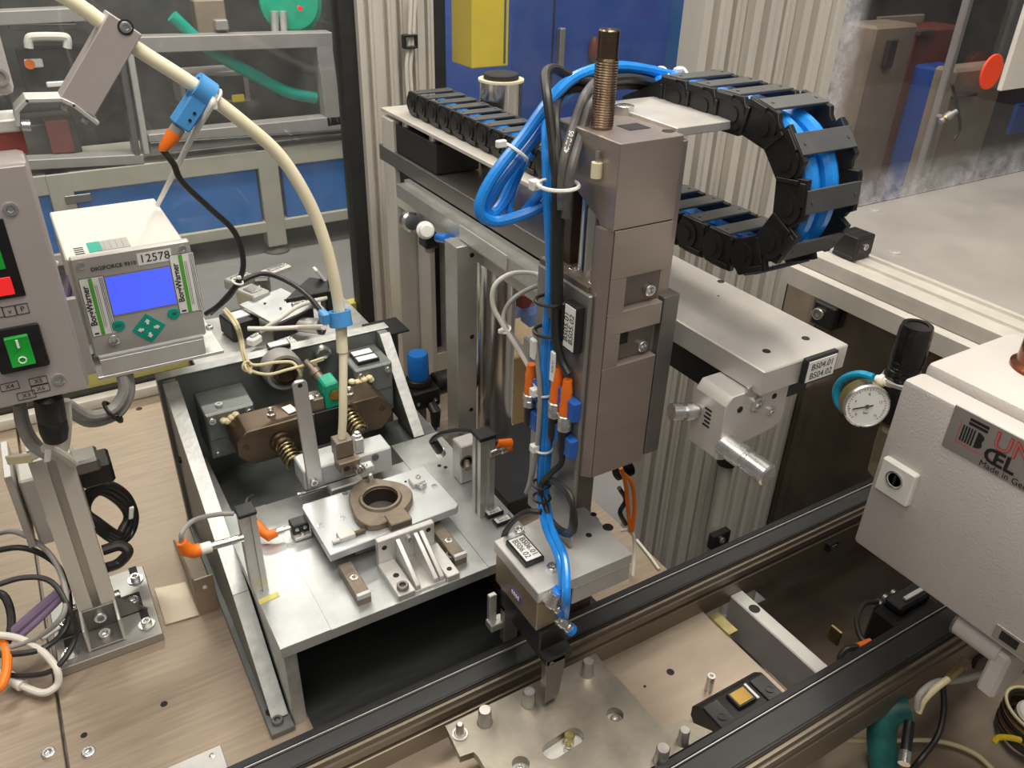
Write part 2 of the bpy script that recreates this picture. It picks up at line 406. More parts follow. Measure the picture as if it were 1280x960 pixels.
# --- tall ribbed post on the right
YP = .95
rp = thing('trim_2', (1.0, YP, -.3), None, None); tag(rp, kind='structure', label='tall ribbed aluminium post behind the chain loop')
xs0 = .892
for i, wd in enumerate((.055, .045, .06, .045, .062)):
    back_post('post_profile', xs0, xs0+wd-.0015, YP+(.016 if i % 2 else 0), YP+.045, -.5, 2.0, grooves=1, parent=rp); xs0 += wd
B().box((xs0, YP-.012, -.5), (xs0+.022, YP+.045, 2.0), .003).build('post_edge', 'frame_alu', rp)
for i in range(3):
    back_post('lower_profile', xs0+.024+i*.046, xs0+.024+i*.046+.044, YP-.004, YP+.1, -.5, .12, grooves=1, parent=rp)
# --- dark panel and rail on the right
XD = 1.30
B().box((XD, .2, -.45), (XD+.012, YP, .36)).build('wall_inner', 'dark_panel', kind='structure')
rl = thing('trim_3', (XD+.05, .6, .33), None, None); tag(rl, kind='structure', label='pale aluminium rail along the sheet cover')
def rail(name, poly, y0, y1, m): B().prism(poly, 'y', y0, y1).build(name, m, rl)
rail('lower_rail', [(XD-.012, .335), (XD+.05, .335), (XD+.05, .350), (XD+.012, .350), (XD+.012, .372), (XD-.012, .372)], .2, 1.16, 'frame_alu')
rail('rail_groove', [(XD+.012, .350), (XD+.055, .350), (XD+.055, .356), (XD+.012, .356)], .2, 1.16, 'alu_dark')
rail('upper_rail', [(XD+.05, .34), (XD+.16, .34), (XD+.16, .385), (XD+.15, .385), (XD+.15, .379), (XD+.135, .379), (XD+.135, .385), (XD+.105, .385), (XD+.105, .379), (XD+.09, .379), (XD+.09, .385), (XD+.05, .385)], .2, 1.19, 'frame_alu')
cv = thing('sheet_cover', (1.9, .8, .36), 'flat grey sheet metal cover beside the right rail under dusty glass', 'cover')
B().box((XD+.162, .2, .372), (3.2, 1.194, .384), .002).build('sheet', 'cover_sheet', cv)
for px, py in ((1093, 263), (1118, 316)): bolt(A(px, py, z=.384), Z, .012, cv, 'alu_light', .25, 'screw')
w3 = thing('window_3', (2.0, 1.20, .38), None, None); tag(w3, kind='structure', label='dusty glass pane above the sheet cover')
B().box((1.18, 1.195, .384), (3.2, 1.201, 2.0)).build('pane', 'pane_dusty', w3)
B().box((1.16, 1.18, .30), (1.20, 1.22, 2.0), .003).build('window_frame', 'frame_alu', w3)

# ------------------------------------------------------------------ conveyor
HR = .055
def conveyor(name, y_far, y_near, x0, x1, label, side_h):
    t = thing(name, ((x0+x1)/2, y_far, -.02), label, 'conveyor', 'conveyor rails')
    B().box((x0, y_near, HR-.006), (x1, y_far-.013, HR), .001).build('belt', 'belt', t)
    B().box((x0, y_far-.0105, HR-.03), (x1, y_far, HR+.004), .001).build('guide_strip', 'black', t)
    B().box((x0, y_far-.0122, HR-.0005), (x1, y_far-.0110, HR+.0030)).build('wear_wire', 'alu_light', t)
    yn = y_near
    poly = [(y_far-.006, HR-.0065), (yn, HR-.0065), (yn, HR-.002), (yn-.004, HR-.002), (yn-.004, HR-.008), (yn-.007, HR-.008), (yn-.007, HR-.003), (yn-.011, HR-.003), (yn-.011, HR-.012),
            (yn-.015, HR-.012), (yn-.015, HR-.024), (yn-.009, HR-.026), (yn-.009, HR-.032), (yn-.015, HR-.034), (yn-.015, HR-side_h), (y_far-.006, HR-side_h)]
    B().prism(poly, 'x', x0, x1).build('side_profile', 'rail_profile', t)
    B().box((x0, yn-.0035, HR-.008), (x1, yn-.0005, HR+.001)).build('black_seal', 'black', t)
    return t
ca = conveyor('conveyor_rail', .714, .676, -.5, 2.2, 'black belted conveyor rail running in front of the welded fixture', .075)
cb = conveyor('conveyor_rail', .447, .398, .2, 2.2, 'black belted conveyor rail running under the grey steel box, nearest the camera', .085)
# ------------------------------------------------------------------ between the rails
bed = thing('conveyor_bed', (.6, .55, -.12), 'brown sheet metal bed lying between the two conveyor rails', 'plate')
x_e = A(891, 776, z=-.012).x
B().box((.15, .43, -.016), (x_e, .665, -.012), .001).build('bed_sheet', 'brown_sheet', bed)
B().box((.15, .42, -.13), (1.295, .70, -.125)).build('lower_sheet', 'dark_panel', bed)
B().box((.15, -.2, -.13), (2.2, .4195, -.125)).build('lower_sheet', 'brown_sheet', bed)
B().box((.795, .60, -.0118), (.815, .648, -.008), .0005).build('brass_plate', 'brass', bed)
hole(A(838, 840, z=-.012), Z, .0055, bed, name='tapped_hole'); hole(A(806, 858, z=-.012), Z, .002, bed, name='tapped_hole')
xb = A(940, 758, z=-.005)
cbm = thing('cross_beam', (xb.x, .55, -.12), 'pale aluminium cross beam joining the two conveyor rails', 'beam')
x0 = A(927, 757, z=-.005).x; x1 = A(947, 754, z=-.005).x
B().box((x0, .445, -.085), (x1, .662, -.005), .002).build('beam', 'alu_light', cbm)
hole(A(943, 761, z=-.005), Z, .0085, cbm)
for px, py in ((1037, 681),):
    q_ = A(px, py, y=.660); B().box((q_.x-.012, .652, q_.z-.008), (q_.x+.014, .662, q_.z+.010), .001).build('rail_clip', 'black', ca); B().box((q_.x-.006, .6505, q_.z-.004), (q_.x+.008, .652, q_.z+.005), .0005).build('clip_tab', 'alu_dark', ca)
q_ = A(1222, 822, y=.385); B().box((q_.x-.02, .376, q_.z-.008), (q_.x+.008, .384, q_.z+.012), .001).build('rail_clip', 'black', cb)
# ------------------------------------------------------------------ pallet
ZP = .052
def circ(cx, cy, r, n=20, a0=0): return [(cx+r*math.cos(a0+2*math.pi*i/n), cy+r*math.sin(a0+2*math.pi*i/n)) for i in range(n)]
pl = thing('workpiece_pallet', (.5, .55, ZP-.012), 'grey steel pallet plate with round pins riding between the conveyor rails', 'pallet')
def q(px, py): v = A(px, py, z=ZP); return (v.x, v.y)
slotc = [q(690, 938), q(718, 920)]
a, b2 = V(slotc[0]+(0,)), V(slotc[1]+(0,)); dv = (b2-a).normalized(); nv = V((-dv.y, dv.x, 0)); rs = .0125; slot = []
for i in range(9):
    t = math.pi/2+math.pi*i/8; c = a+(dv*math.cos(t)+nv*math.sin(t))*rs; slot.append((c.x, c.y))
for i in range(9):
    t = -math.pi/2+math.pi*i/8; c = b2+(dv*math.cos(t)+nv*math.sin(t))*rs; slot.append((c.x, c.y))
h1 = q(769, 893); h2 = q(651, 955)
outl = [q(557, 908), q(746, 818), q(761, 836), q(769, 844), q(828, 914), q(858, 912)]
outl = [(q(557, 908)[0], .636), (q(746, 818)[0], .636)] + [q(761, 838), q(771, 846), q(828, 910)]
xr = q(828, 910)
outl += [(xr[0]+.035, xr[1]-.004), (xr[0]+.055, .452), (.30, .452), q(606, 960), q(598, 946), q(592, 940), q(575, 946)]
B().prism(outl, 'z', ZP-.012, ZP, 0, holes=[slot, circ(*h1, .0115), circ(*h2, .0115)]).build('plate', 'pallet_metal', pl)
B().box((.33, .47, ZP-.024), (.52, .62, ZP-.0135)).build('under_plate', 'alu_light', pl)
def pin(px, py, r, h, m='pin_metal', name='pin'):
    p = A(px, py, z=ZP); return B().lathe(p, Z, [(r*1.15, -.004), (r*1.15, 0), (r, .002), (r*.92, h-.002), (r*.8, h), (0, h)], 18).build(name, m, pl)
pin(661, 880, .0092, .026); pin(606, 903, .0095, .026); pin(734, 842, .0088, .026); pin(826, 952, .0095, .028); pin(853, 928, .0075, .026)
p = A(575, 918, z=ZP); B().lathe(p, Z, [(.0105, 0), (.0105, .002), (.008, .002), (.0065, .001), (.0055, .001), (.0050, .018), (.0035, .021), (0, .021)], 18).build('locating_pin', 'pin_metal', pl)
for h in (h1, h2):
    bolt(V((h[0], h[1], ZP-.0135)), Z, .0065, pl, 'zinc', .9, 'screw')
p = A(711, 928, z=ZP-.0135); B().cyl(p, p+Z*.016, .007, bev=.001).build('latch_pin', 'brass', pl)
B().torus(p+V((-.006, -.008, .006)), Z, .005, .0012, 12, 6).build('latch_ring', 'zinc', pl)
# ------------------------------------------------------------------ stop unit (black, gold window) and switch on the bed
su = thing('pallet_stopper', A(925, 885, z=-.012), 'black pallet stop with a gold sensor window sunk beside the near conveyor rail', 'stopper')
c0 = A(872, 880, z=.03); c1 = A(972, 862, z=.03)
x0, x1 = A(870, 880, z=.03).x, A(975, 862, z=.03).x
y0, y1 = .452, A(935, 838, z=.03).y
B().prism([(y0, -.012), (y1-.012, -.012), (y1, -.0), (y1, .018), (y1-.012, .03), (y0, .03)], 'x', x0, x1, .001).build('housing', 'black', su)
B().box((x0+.002, y0+.004, .0302), (x0+.030, y1-.016, .033), .001).build('end_plate', 'black_gloss', su)
B().box((x1-.030, y0+.004, .0302), (x1-.002, y1-.016, .033), .001).build('end_plate', 'black_gloss', su)
xm = (x0+x1)/2; ym = (y0+y1)/2
B().box((xm-.017, ym-.015, .030), (xm+.017, ym+.013, .036), .002).build('window_bezel', 'black_gloss', su)
B().box((xm-.013, ym-.011, .036), (xm+.013, ym+.010, .0368)).build('gold_window', 'gold', su)
B().box((xm+.019, ym-.014, .030), (xm+.023, ym+.014, .034)).build('clip', 'alu_light', su)
B().lathe((x0+.015, y0+.02, .033), Z, [(.006, 0), (.006, .0012), (.0045, .0012), (.0045, .0004), (0, .0004)]).build('round_mark', 'black_gloss', su)
B().lathe((x1-.015, y0+.02, .033), Z, [(.006, 0), (.006, .0012), (.0045, .0012), (.0045, .0004), (0, .0004)]).build('round_mark', 'black_gloss', su)
pp = A(887, 856, z=.0); B().lathe(pp, Z, [(.006, -.012), (.006, .02), (.003, .02), (.003, .014), (0, .014)], 12).build('adjusting_screw', 'zinc', su)
# dark valve body at the right with cable
vb = thing('sensor_valve', A(1115, 765, z=-.05), 'dark lumpy valve body with a black cable tucked beneath the grey box', 'valve')
p = A(1112, 762, z=-.03)
B().box((p.x-.02, p.y-.05, -.12), (p.x+.09, p.y+.02, -.03), .006).build('valve_body', 'black_gloss', vb)
B().box((p.x+.0, p.y-.02, -.03), (p.x+.08, p.y+.015, -.012), .004).build('solenoid', 'black', vb)
for i in range(3): B().cyl((p.x+.01+i*.022, p.y+.02, -.045), (p.x+.01+i*.022, p.y+.032, -.045), .008, n=12).build('nut', 'alu_dark', vb)
B().box((p.x+.02, p.y-.012, -.012), (p.x+.07, p.y-.004, -.006), .001).build('bright_strip', 'alu_light', vb)
cable('sensor_cable', [(1097, 752, 'z', -.035), (1080, 755, 'z', -.03), (1071, 775, 'z', -.03), (1076, 797, 'z', -.03), (1084, 803, 'z', -.03)], .0045, 'cable_black', 'short black cable curving out of the dark valve under the box')
oc = thing('cable_connector', A(1070, 808, z=-.03), 'small orange cable plug beside the near conveyor rail, below the grey box', 'connector')
B().cyl(A(1088, 803, z=-.03), A(1072, 809, z=-.03), .007, n=12).build('plug', 'orange', oc)
B().tube([A(1072, 809, z=-.03), A(1058, 812, z=-.03), A(1050, 822, z=-.04), A(1053, 830, z=-.05)], .005).build('boot', 'cable_black', oc)
B().box(A(1046, 808, z=-.05), A(1046, 808, z=-.05)+V((.004, .02, .03))).build('brass_tab', 'brass', oc)

# ------------------------------------------------------------------ gantry
XG0, XG1, ZG = .66, .80, .55
g = thing('gantry_frame', (.72, 1.25, 0), 'horizontal linear axis beam on a chrome tube column behind the vertical axis', 'gantry')
B().box((XG0, .53, ZG-.032), (XG1, .85, ZG), .0015).build('front_plate', 'plate_alu', g)
B().box((XG0, .85, ZG-.034), (XG1, 1.62, ZG-.002), .001).build('beam_cover', 'alu_dark', g)
B().box((XG0+.012, .56, ZG-.075), (XG1-.02, 1.60, ZG-.034)).build('beam_core', 'black', g)
B().box((XG0+.004, .95, ZG-.115), (XG1-.02, 1.60, ZG-.075), .001).build('beam_body', 'frame_alu', g)
B().prism([(.630, ZG-.068), (.659, ZG-.068), (.659, ZG-.036), (.648, ZG-.036), (.648, ZG-.042), (.630, ZG-.042)], 'y', .86, 1.47).build('side_channel', 'alu', g)
B().box((.6275, 1.04, ZG-.064), (.630, 1.20, ZG-.038), .0005).build('scraper_strip', 'alu_light', g)
for px, py in ((901, 352), (958, 439), (1007, 423)): hole(A(px, py, z=ZG), Z, .0045, g)
hole(A(898, 370, z=ZG), Z, .0012, g)
# spacer blocks and tray
for y0, y1 in ((1.36, 1.54), (.84, .99)):
    B().box((XG0+.005, y0, ZG), (XG0+.095, y1, ZG+.055), .001).build('spacer_block', 'rubber', g)
    for yy in (y0+.03, y1-.03): bolt((XG0+.018, yy, ZG+.055), Z, .011, g, 'zinc', .9)
B().box((XG0+.0, .80, ZG+.068), (XG0+.125, 1.60, ZG+.075), .0008).build('chain_tray', 'frame_alu', g)
B().box((XG0+.03, 1.36, ZG+.055), (XG0+.08, 1.54, ZG+.068)).build('tray_riser', 'black', g)
B().box((XG0+.03, .84, ZG+.055), (XG0+.08, .99, ZG+.068)).build('tray_riser', 'black', g)
# supports
TX, TY = .725, 1.236
B().lathe((TX, TY, .045), Z, [(.038, 0), (.038, ZG-.16)], 40).build('tube_column', 'chrome', g)
B().lathe((.815, 1.385, -.0), Z, [(.040, 0), (.040, .702), (.038, .702)], 40).build('tube_column', 'chrome', g)
B().lathe((.815, 1.385, .702), Z, [(.043, 0), (.043, .004)], 40).build('tube_washer', 'hose_cream', g)
B().lathe((.815, 1.385, .706), Z, [(.033, 0), (.033, .008), (.031, .010), (0, .010)], 40).build('tube_cap', 'rubber', g)
ux0, ux1 = A(572, 450, y=1.17).x, A(596, 450, y=1.17).x
B().box((ux0, 1.17, 0), (ux1, 1.215, .484), .001).build('upright_plate', 'alu', g)
B().box((.62, 1.00, 0), (.80, 1.22, .045), .002).build('black_foot', 'black', g)
B().box((XG0, 1.545, -.0), (XG0+.06, 1.60, ZG+.06), .002).build('rear_post', 'frame_alu', g)
vx0, vx1 = A(541, 380, y=1.48).x, A(562, 380, y=1.48).x
for a_, b_ in ((vx0-.004, vx0+.008), (vx1-.008, vx1)): B().box((a_, 1.48, 0), (b_, 1.54, ZG-.12), .001).build('slot_frame', 'frame_alu', g)
B().box((vx0+.008, 1.51, .1), (vx1-.008, 1.54, ZG-.12)).build('slot_panel', 'rubber', g)
B().box((vx0+.008, 1.48, .0), (vx1-.008, 1.54, .1), .001).build('slot_frame', 'frame_alu', g)
for px, py in ((590, 319), (590, 421), (589, 512)): hole(A(px, py, y=1.17), -Y, .004, g)
# BS04 label
lp = thing('label_tag', A(1018, 465, y=.53), 'black framed tag reading BS04.01 BS04.02 on the wide front plate', 'label')
a0 = A(1000, 482, y=.53); a1 = A(1043, 444, y=.53); zt = a1.z; 
x0, x1 = A(1001, 470, y=.527).x, A(1040, 456, y=.527).x
B().box((x0, .522, .519), (x1, .5295, .553), .001).build('holder', 'black', lp)
B().box((x0+.003, .5212, .5225), (x1-.003, .522, .5495)).build('tag_face', 'label_white', lp)
text('BS04.01', ((x0+x1)/2, .5210, .5415), X, Z, .0118, 'ink', lp, align='CENTER'); text('BS04.02', ((x0+x1)/2, .5210, .5295), X, Z, .0118, 'ink', lp, align='CENTER')
# ------------------------------------------------------------------ stop block with damper under the front plate
st = thing('end_stop_block', A(920, 500, y=.55), 'pale aluminium stop block with a round damper screwed under the front plate', 'stop block')
bx0, bx1 = A(902, 540, y=.545).x, A(978, 520, y=.545).x
by0 = .545; by1 = .596
zt = ZG-.033
B().prism([(bx0, zt-.012), (bx0+.008, zt), (bx1, zt), (bx1, zt-.06), (bx1-.012, zt-.068), (bx0+.035, zt-.075), (bx0+.012, zt-.09), (bx0, zt-.085)], 'y', by0, by1, .001).build('block', 'plate_alu', st)
for px, py, r in ((945, 504, .010), (963, 513, .0065), (937, 487, .006)): bolt(A(px, py, y=by0), -Y, r, st, 'zinc', .5)
hole(A(925, 512, y=by0), -Y, .004, st); hole(A(968, 495, y=by0), -Y, .0035, st)
for i_ in range(5): B().box((bx0-.0006, by0+.020, zt-.030-.0055*i_), (bx0-.0001, by0+.031-.002*(i_ % 2), zt-.0275-.0055*i_)).build('engraving', 'ink', st)
dp = A(907, 556, y=by0); de = dp+V((.004, -.062, -.004))
B().lathe(dp, de-dp, [(.0142, -.003), (.0142, .030), (.0120, .030), (.0120, .034), (.0138, .036), (.0138, .064), (.0118, .066), (0, .066)], 28).build('damper', 'zinc', st)
sp = A(848, 518, y=.58)
B().lathe((bx0-.001, .588, zt-.040), (-1, .25, .12), [(.0085, 0), (.0085, .006), (.011, .006), (.011, .016), (.008, .016), (.008, .022), (.0105, .022), (.0105, .034)], 6+12).build('stop_screw', 'zinc', st)
# ------------------------------------------------------------------ vertical axis
va = thing('vertical_axis', (.57, .70, .25), 'tall brown-grey vertical linear slide carrying the gripper over the conveyor', 'linear axis')
bx0, bx1, by0, by1 = .526, .606, .650, .700
zb, zs, zt = .372, .698, .79
# front skin is cut into bands so that the two pockets are real recesses
def zpx(px, py): return A(px, py, y=by0).z
zu1, zu0 = zpx(805, 342), zpx(800, 384); zl1, zl0 = zpx(795, 412), zpx(790, 452)
pk = A(782, 365, y=by0).x; pk2 = A(774, 435, y=by0).x
SK = .012
B().box((bx0, by0+SK, zb), (bx1, by0+.024, zs), .001).build('housing', 'alu_warm', va)
for z0, z1, xx in ((zb, zl0, bx1), (zl0, zl1, pk2), (zl1, zu0, bx1), (zu0, zu1, pk), (zu1, zs-.0008, bx1)):
    B().box((bx0, by0, z0), (xx, by0+SK, z1), .0006).build('front_panel', 'alu_warm', va)
for px, py in ((810, 361), (801, 431)):
    bolt(A(px, py, y=by0+SK), -Y, .0075, va, 'zinc', .8)
B().box((pk, by0+SK-.001, zu0+.0005), (bx1-.0005, by0+SK-.0002, zu1-.0005), .0002).build('pocket_floor_shade', 'pocket', va)  # floor plates coloured darker, the shade of the recess put into the colour
B().box((pk2, by0+SK-.001, zl0+.0005), (bx1-.0005, by0+SK-.0002, zl1-.0005), .0002).build('pocket_floor_shade', 'pocket', va)
B().box((pk2+.002, by0+SK-.002, (zl0+zl1)/2), (pk2+.020, by0+SK, zl1-.004)).build('pocket_window', 'hole', va)
B().prism([(by0, zs), (by0+.024, zs), (by0+.026, zs+.004), (.768, zs+.048), (.768, zt), (by0, zt)], 'x', bx0-.004, bx1, .001).build('end_cap', 'alu_warm', va)
# left chamfer strip along the front edge
B().prism([(bx0-.010, by0+.022), (bx0-.010, by0+.010), (bx0-.001, by0+.001), (bx0-.001, by0+.022)], 'z', zb, zs).build('side_strip', 'alu_warm', va)
B().box((bx1+.0005, by0+.012, zb+.01), (bx1+.018, by1+.02, zt-.01), .001).build('guide_rail', 'alu_warm', va)
B().box((bx1+.004, by0+.002, zb+.005), (bx1+.028, by0+.036, .602), .001).build('rail_carriage', 'alu_dark', va)
# slide plate on the left with cables and tag
B().box((.510, .664, .25), (.5165, .772, .62), .002).build('slide_plate', 'slide_grey', va)
B().box((.5166, .672, .385), (.560, .770, .612), .001).build('slide_body', 'slide_grey', va)
B().box((.512, .672, .612), (.560, .772, .628), .001).build('slide_top', 'cast', va)
for px, py in ((718, 338), (742, 355)):
    p = A(px, py, z=.628); bolt(V((max(p.x, .520), p.y, .628)), Z, .0065, va, 'zinc', .5)
B().cyl((.540, .705, .628), (.540, .705, .745), .016, n=24).build('piston_rod', 'chrome', va)
B().box((.530, .735, .628), (.552, .752, .745), .001).build('guide_bar', 'brown_steel', va)
B().box((.528, .757, .628), (.546, .766, .745), .001).build('guide_bar', 'brass', va)
B().cyl((.535, .752, .249), (.535, .752, .385), .014, n=24).build('lower_rod', 'alu_dark', va)
B().box((.555, .735, .20), (.60, .775, .39), .003).build('lower_guide', 'alu_dark', va)
# screw spindle on top
rb = A(752, 160, z=zt); rt = 0.138
prof = [(.0115, 0)]
for i in range(26):
    h = .002+i*.0026; prof += [(.0116, h), (.0124, h+.0013)]
prof += [(.0116, .0705), (.0110, .0705), (.0110, .096), (.0098, .0975), (.004, .0975), (.003, .0955), (0, .0955)]
B().lathe(rb, Z, prof, 24).build('threaded_spindle', 'spindle', va)
p = A(780, 142, z=zt); B().lathe(p, Z, [(.0125, 0), (.0125, .003), (.011, .003), (.011, .009), (.008, .010), (.004, .010), (.004, .006), (0, .006)], 20).build('hex_bolt', 'zinc', va)
p = A(790, 159, z=zt); B().box((p.x-.012, p.y-.012, zt-.001), (p.x+.016, p.y+.012, zt+.0006), .0003).build('top_pocket', 'hole', va)
hole(A(835, 164, z=zt), Z, .006, va)
p = A(745, 222, x=bx0-.008); B().cyl(p, p+Z*.016, .006).build('rubber_stop', 'hose_cream', va); B().cyl(p+Z*.016, p+Z*.028, .0025).build('stop_pin', 'zinc', va)
# bracket that carries the chain end
B().box((bx1+.001, .664, zt-.006), (.695, .80, zt+.004), .001).build('chain_bracket', 'plate_alu', va)
B().box((bx1+.001, .664, zt-.1), (bx1+.010, .70, zt-.006), .001).build('chain_bracket', 'plate_alu', va)
# tag BS05
lt = thing('label_tag', (.509, .70, .5), 'black framed tag reading BS05.01 BS05.02 beside the cable clamp on the slide', 'label')
a = A(729, 382, x=.509); b_ = A(714, 432, x=.509)
yc = (a.y+b_.y)/2; zc = (a.z+b_.z)/2; hy = .0125; hz = .030
B().box((.4985, yc-hy, zc-hz), (.5095, yc+hy, zc+hz), .001).build('holder', 'black', lt)
B().box((.4978, yc-hy+.0025, zc-hz+.003), (.4985, yc+hy-.0025, zc+hz-.003)).build('tag_face', 'label_white', lt)
text('BS05.01', (.4977, yc+.005, zc), Z, Y, .0118, 'ink', lt, align='CENTER'); text('BS05.02', (.4977, yc-.005, zc), Z, Y, .0118, 'ink', lt, align='CENTER')

# ------------------------------------------------------------------ gripper
gr = thing('gripper', (.47, .66, .06), 'pneumatic gripper with black jaws hanging over the pallet below the vertical slide', 'gripper')
gx, gy, gz = .430, .616, .249
B().prism([(gx, gy), (gx+.070, gy), (gx+.15, gy), (gx+.15, gy+.112), (gx+.10, gy+.125), (gx, gy+.112)], 'z', gz-.018, gz, .001).build('mount_plate', 'alu_light', gr)
B().box((gx+.055, gy+.001, gz-.048), (gx+.149, gy+.09, gz-.0185), .001).build('mount_block', 'alu_light', gr)
B().box((gx+.001, gy+.002, gz-.070), (gx+.054, gy+.108, gz-.0185), .0015).build('gripper_body', 'gripper_brown', gr)
B().box((gx+.0, gy+.040, gz-.055), (gx+.0012, gy+.066, gz-.043), .0004).build('logo_plate', 'ink_blue', gr)
for i, yy in enumerate((gy+.061, gy+.056, gy+.051, gy+.046)): B().box((gx-.0006, yy-.0018, gz-.052), (gx+.0, yy+.0012, gz-.046)).build('logo_mark', 'label_white', gr)
B().box((gx+.004, gy-.004, gz-.115), (gx+.050, gy+.100, gz-.0705), .002).build('jaw_carrier', 'black', gr)
B().prism([(gx+.006, .06), (gx+.028, .066), (gx+.034, .115), (gx+.034, .142), (gx+.004, .142)], 'y', gy-.022, gy-.010, .0008).build('finger', 'pocket', gr)
B().box((gx+.004, gy-.022, .134), (gx+.046, gy+.02, .146), .001).build('finger_arm', 'black', gr)
B().prism([(gx+.004, .075), (gx+.026, .075), (gx+.030, .142), (gx+.004, .142)], 'y', gy+.085, gy+.097, .0008).build('finger', 'alu_dark', gr)
B().box((gx-.014, gy+.09, .10), (gx+.01, gy+.108, .112), .001).build('finger_pad', 'alu', gr)
B().box((gx-.012, gy+.10, .10), (gx+.0, gy+.108, .16), .001).build('bent_strip', 'alu', gr)
bolt((gx+.012, gy-.0225, .136), -Y, .004, gr, 'alu_dark', .4)
for px, py, r, nm in ((649, 665, .0075, 'bolt'), (690, 711, .0075, 'bolt')): bolt(A(px, py, z=gz), Z, r, gr)
for px, py, r in ((742, 643, .004), (760, 659, .007), (736, 669, .004)): hole(A(px, py, z=gz), Z, r, gr)
# elbow fittings
def fitting(p, ax, nm, r=.0082):
    ax = V(ax).normalized()
    B().lathe(p, ax, [(r*.8, -.002), (r*.8, .004), (r, .004), (r, .012), (r*.75, .012), (r*.75, .018), (r*.9, .018), (r*.9, .023)], 14).build('fitting', 'zinc', gr)
    B().lathe(V(p)+ax*.023, ax, [(r*1.0, 0), (r*1.0, .006), (r*.8, .008), (0, .008)], 14).build('fitting_ring', 'blue_cap', gr)
f1 = A(684, 748, y=gy-.004); fitting(f1, (.55, -.45, -.75), 'f'); f2 = A(697, 772, y=gy-.012); fitting(f2, (.55, -.45, -.75), 'f')
B().lathe(A(690, 752, y=gy-.010), (.35, -.1, .9), [(.0075, -.004), (.0075, .010), (.009, .012), (.009, .015)], 14).build('fitting', 'zinc', gr)
B().lathe(A(699, 741, y=gy-.010), (.25, -.1, .9), [(.0095, 0), (.0095, .004), (.007, .005)], 14).build('fitting_ring', 'blue_cap', gr)
# tag BS06
lt = thing('label_tag', A(656, 686, z=gz), 'black framed tag reading BS06.01 BS06.02 lying on top of the gripper', 'label')
c = A(656, 687, z=gz+.006); hy = .026; hx = .0145
B().box((c.x-hx, c.y-hy, gz+.0005), (c.x+hx, c.y+hy, gz+.0085), .001).build('holder', 'black', lt)
B().box((c.x-hx+.003, c.y-hy+.003, gz+.0085), (c.x+hx-.003, c.y+hy-.003, gz+.0092)).build('tag_face', 'label_white', lt)
text('BS06.01', (c.x+.0055, c.y, gz+.0093), -Y, X, .0118, 'ink', lt, align='CENTER'); text('BS06.02', (c.x-.0055, c.y, gz+.0093), -Y, X, .0118, 'ink', lt, align='CENTER')
# dark stand behind the gripper
ds = thing('support_stand', (.57, .76, 0), 'dark steel stand behind the gripper at the conveyor edge', 'stand')
B().box((.53, .745, 0), (.625, .79, .195), .002).build('column', 'alu_dark', ds)
B().box((.515, .735, 0), (.64, .80, .012), .001).build('foot', 'black', ds)
B().box((.538, .743, .13), (.555, .7455, .16), .001).build('plate', 'alu_light', ds)

# ------------------------------------------------------------------ drag chain
CX0, CX1 = .690, .768
zlo, zhi = ZG+.0755+.0225, .80
Rc = (zhi-zlo)/2; yc = .642; zc = (zhi+zlo)/2
dc = thing('drag_chain', (.73, .62, zlo-.02), 'black plastic drag chain looping from the slide top back along the gantry tray', 'drag chain')
PI = math.pi; pitch = .047
ya, yb = .79, 1.56
Ltot = (ya-yc)+PI*Rc+(yb-yc)
def cpath(s):
    """point, tangent, outward normal on the chain centre line in the YZ plane"""
    if s < ya-yc: return V((0, ya-s, zhi)), V((0, -1, 0)), V((0, 0, 1))
    s2 = s-(ya-yc)
    if s2 < PI*Rc:
        t = s2/Rc; return V((0, yc-Rc*math.sin(t), zc+Rc*math.cos(t))), V((0, -math.cos(t), -math.sin(t))), V((0, -math.sin(t), math.cos(t)))
    s3 = s2-PI*Rc; return V((0, yc+s3, zlo)), V((0, 1, 0)), V((0, 0, -1))
H = .021
def side_mesh(x, sgn):
    b = B()
    b.prism([(-.5*pitch, -H), (.42*pitch, -H), (.5*pitch, -H*.6), (.62*pitch, -H*.4), (.62*pitch, H*.4), (.5*pitch, H*.6), (.42*pitch, H), (-.5*pitch, H)], 'x', x-.0035, x+.0035, .0008)
    b.cyl((x+sgn*.0030, .18*pitch, 0), (x+sgn*.0055, .18*pitch, 0), H*.82, n=22)
    b.cyl((x+sgn*.0055, .18*pitch, 0), (x+sgn*.0068, .18*pitch, 0), H*.42, n=16)
    b.box((x+sgn*.003, -.42*pitch, H*.62), (x+sgn*.006, .1*pitch, H*.95), .0006)
    b.box((x+sgn*.003, -.46*pitch, -H*.9), (x+sgn*.0058, -.36*pitch, H*.5), .0006)
    me = b.mesh('link_plate'); me.materials.append(MATS['chain_black']); return me
def bar_mesh(sg):
    b = B(); b.box((CX0-.002, -.0125, sg*H-.0016), (CX1+.002, .0125, sg*H+.0016), .0006)
    for x in (CX0+.006, CX1-.006): b.cyl((x, 0, sg*H), (x, 0, sg*H+sg*.0024), .002, n=8)
    me = b.mesh('crossbar'); me.materials.append(MATS['chain_bar']); return me

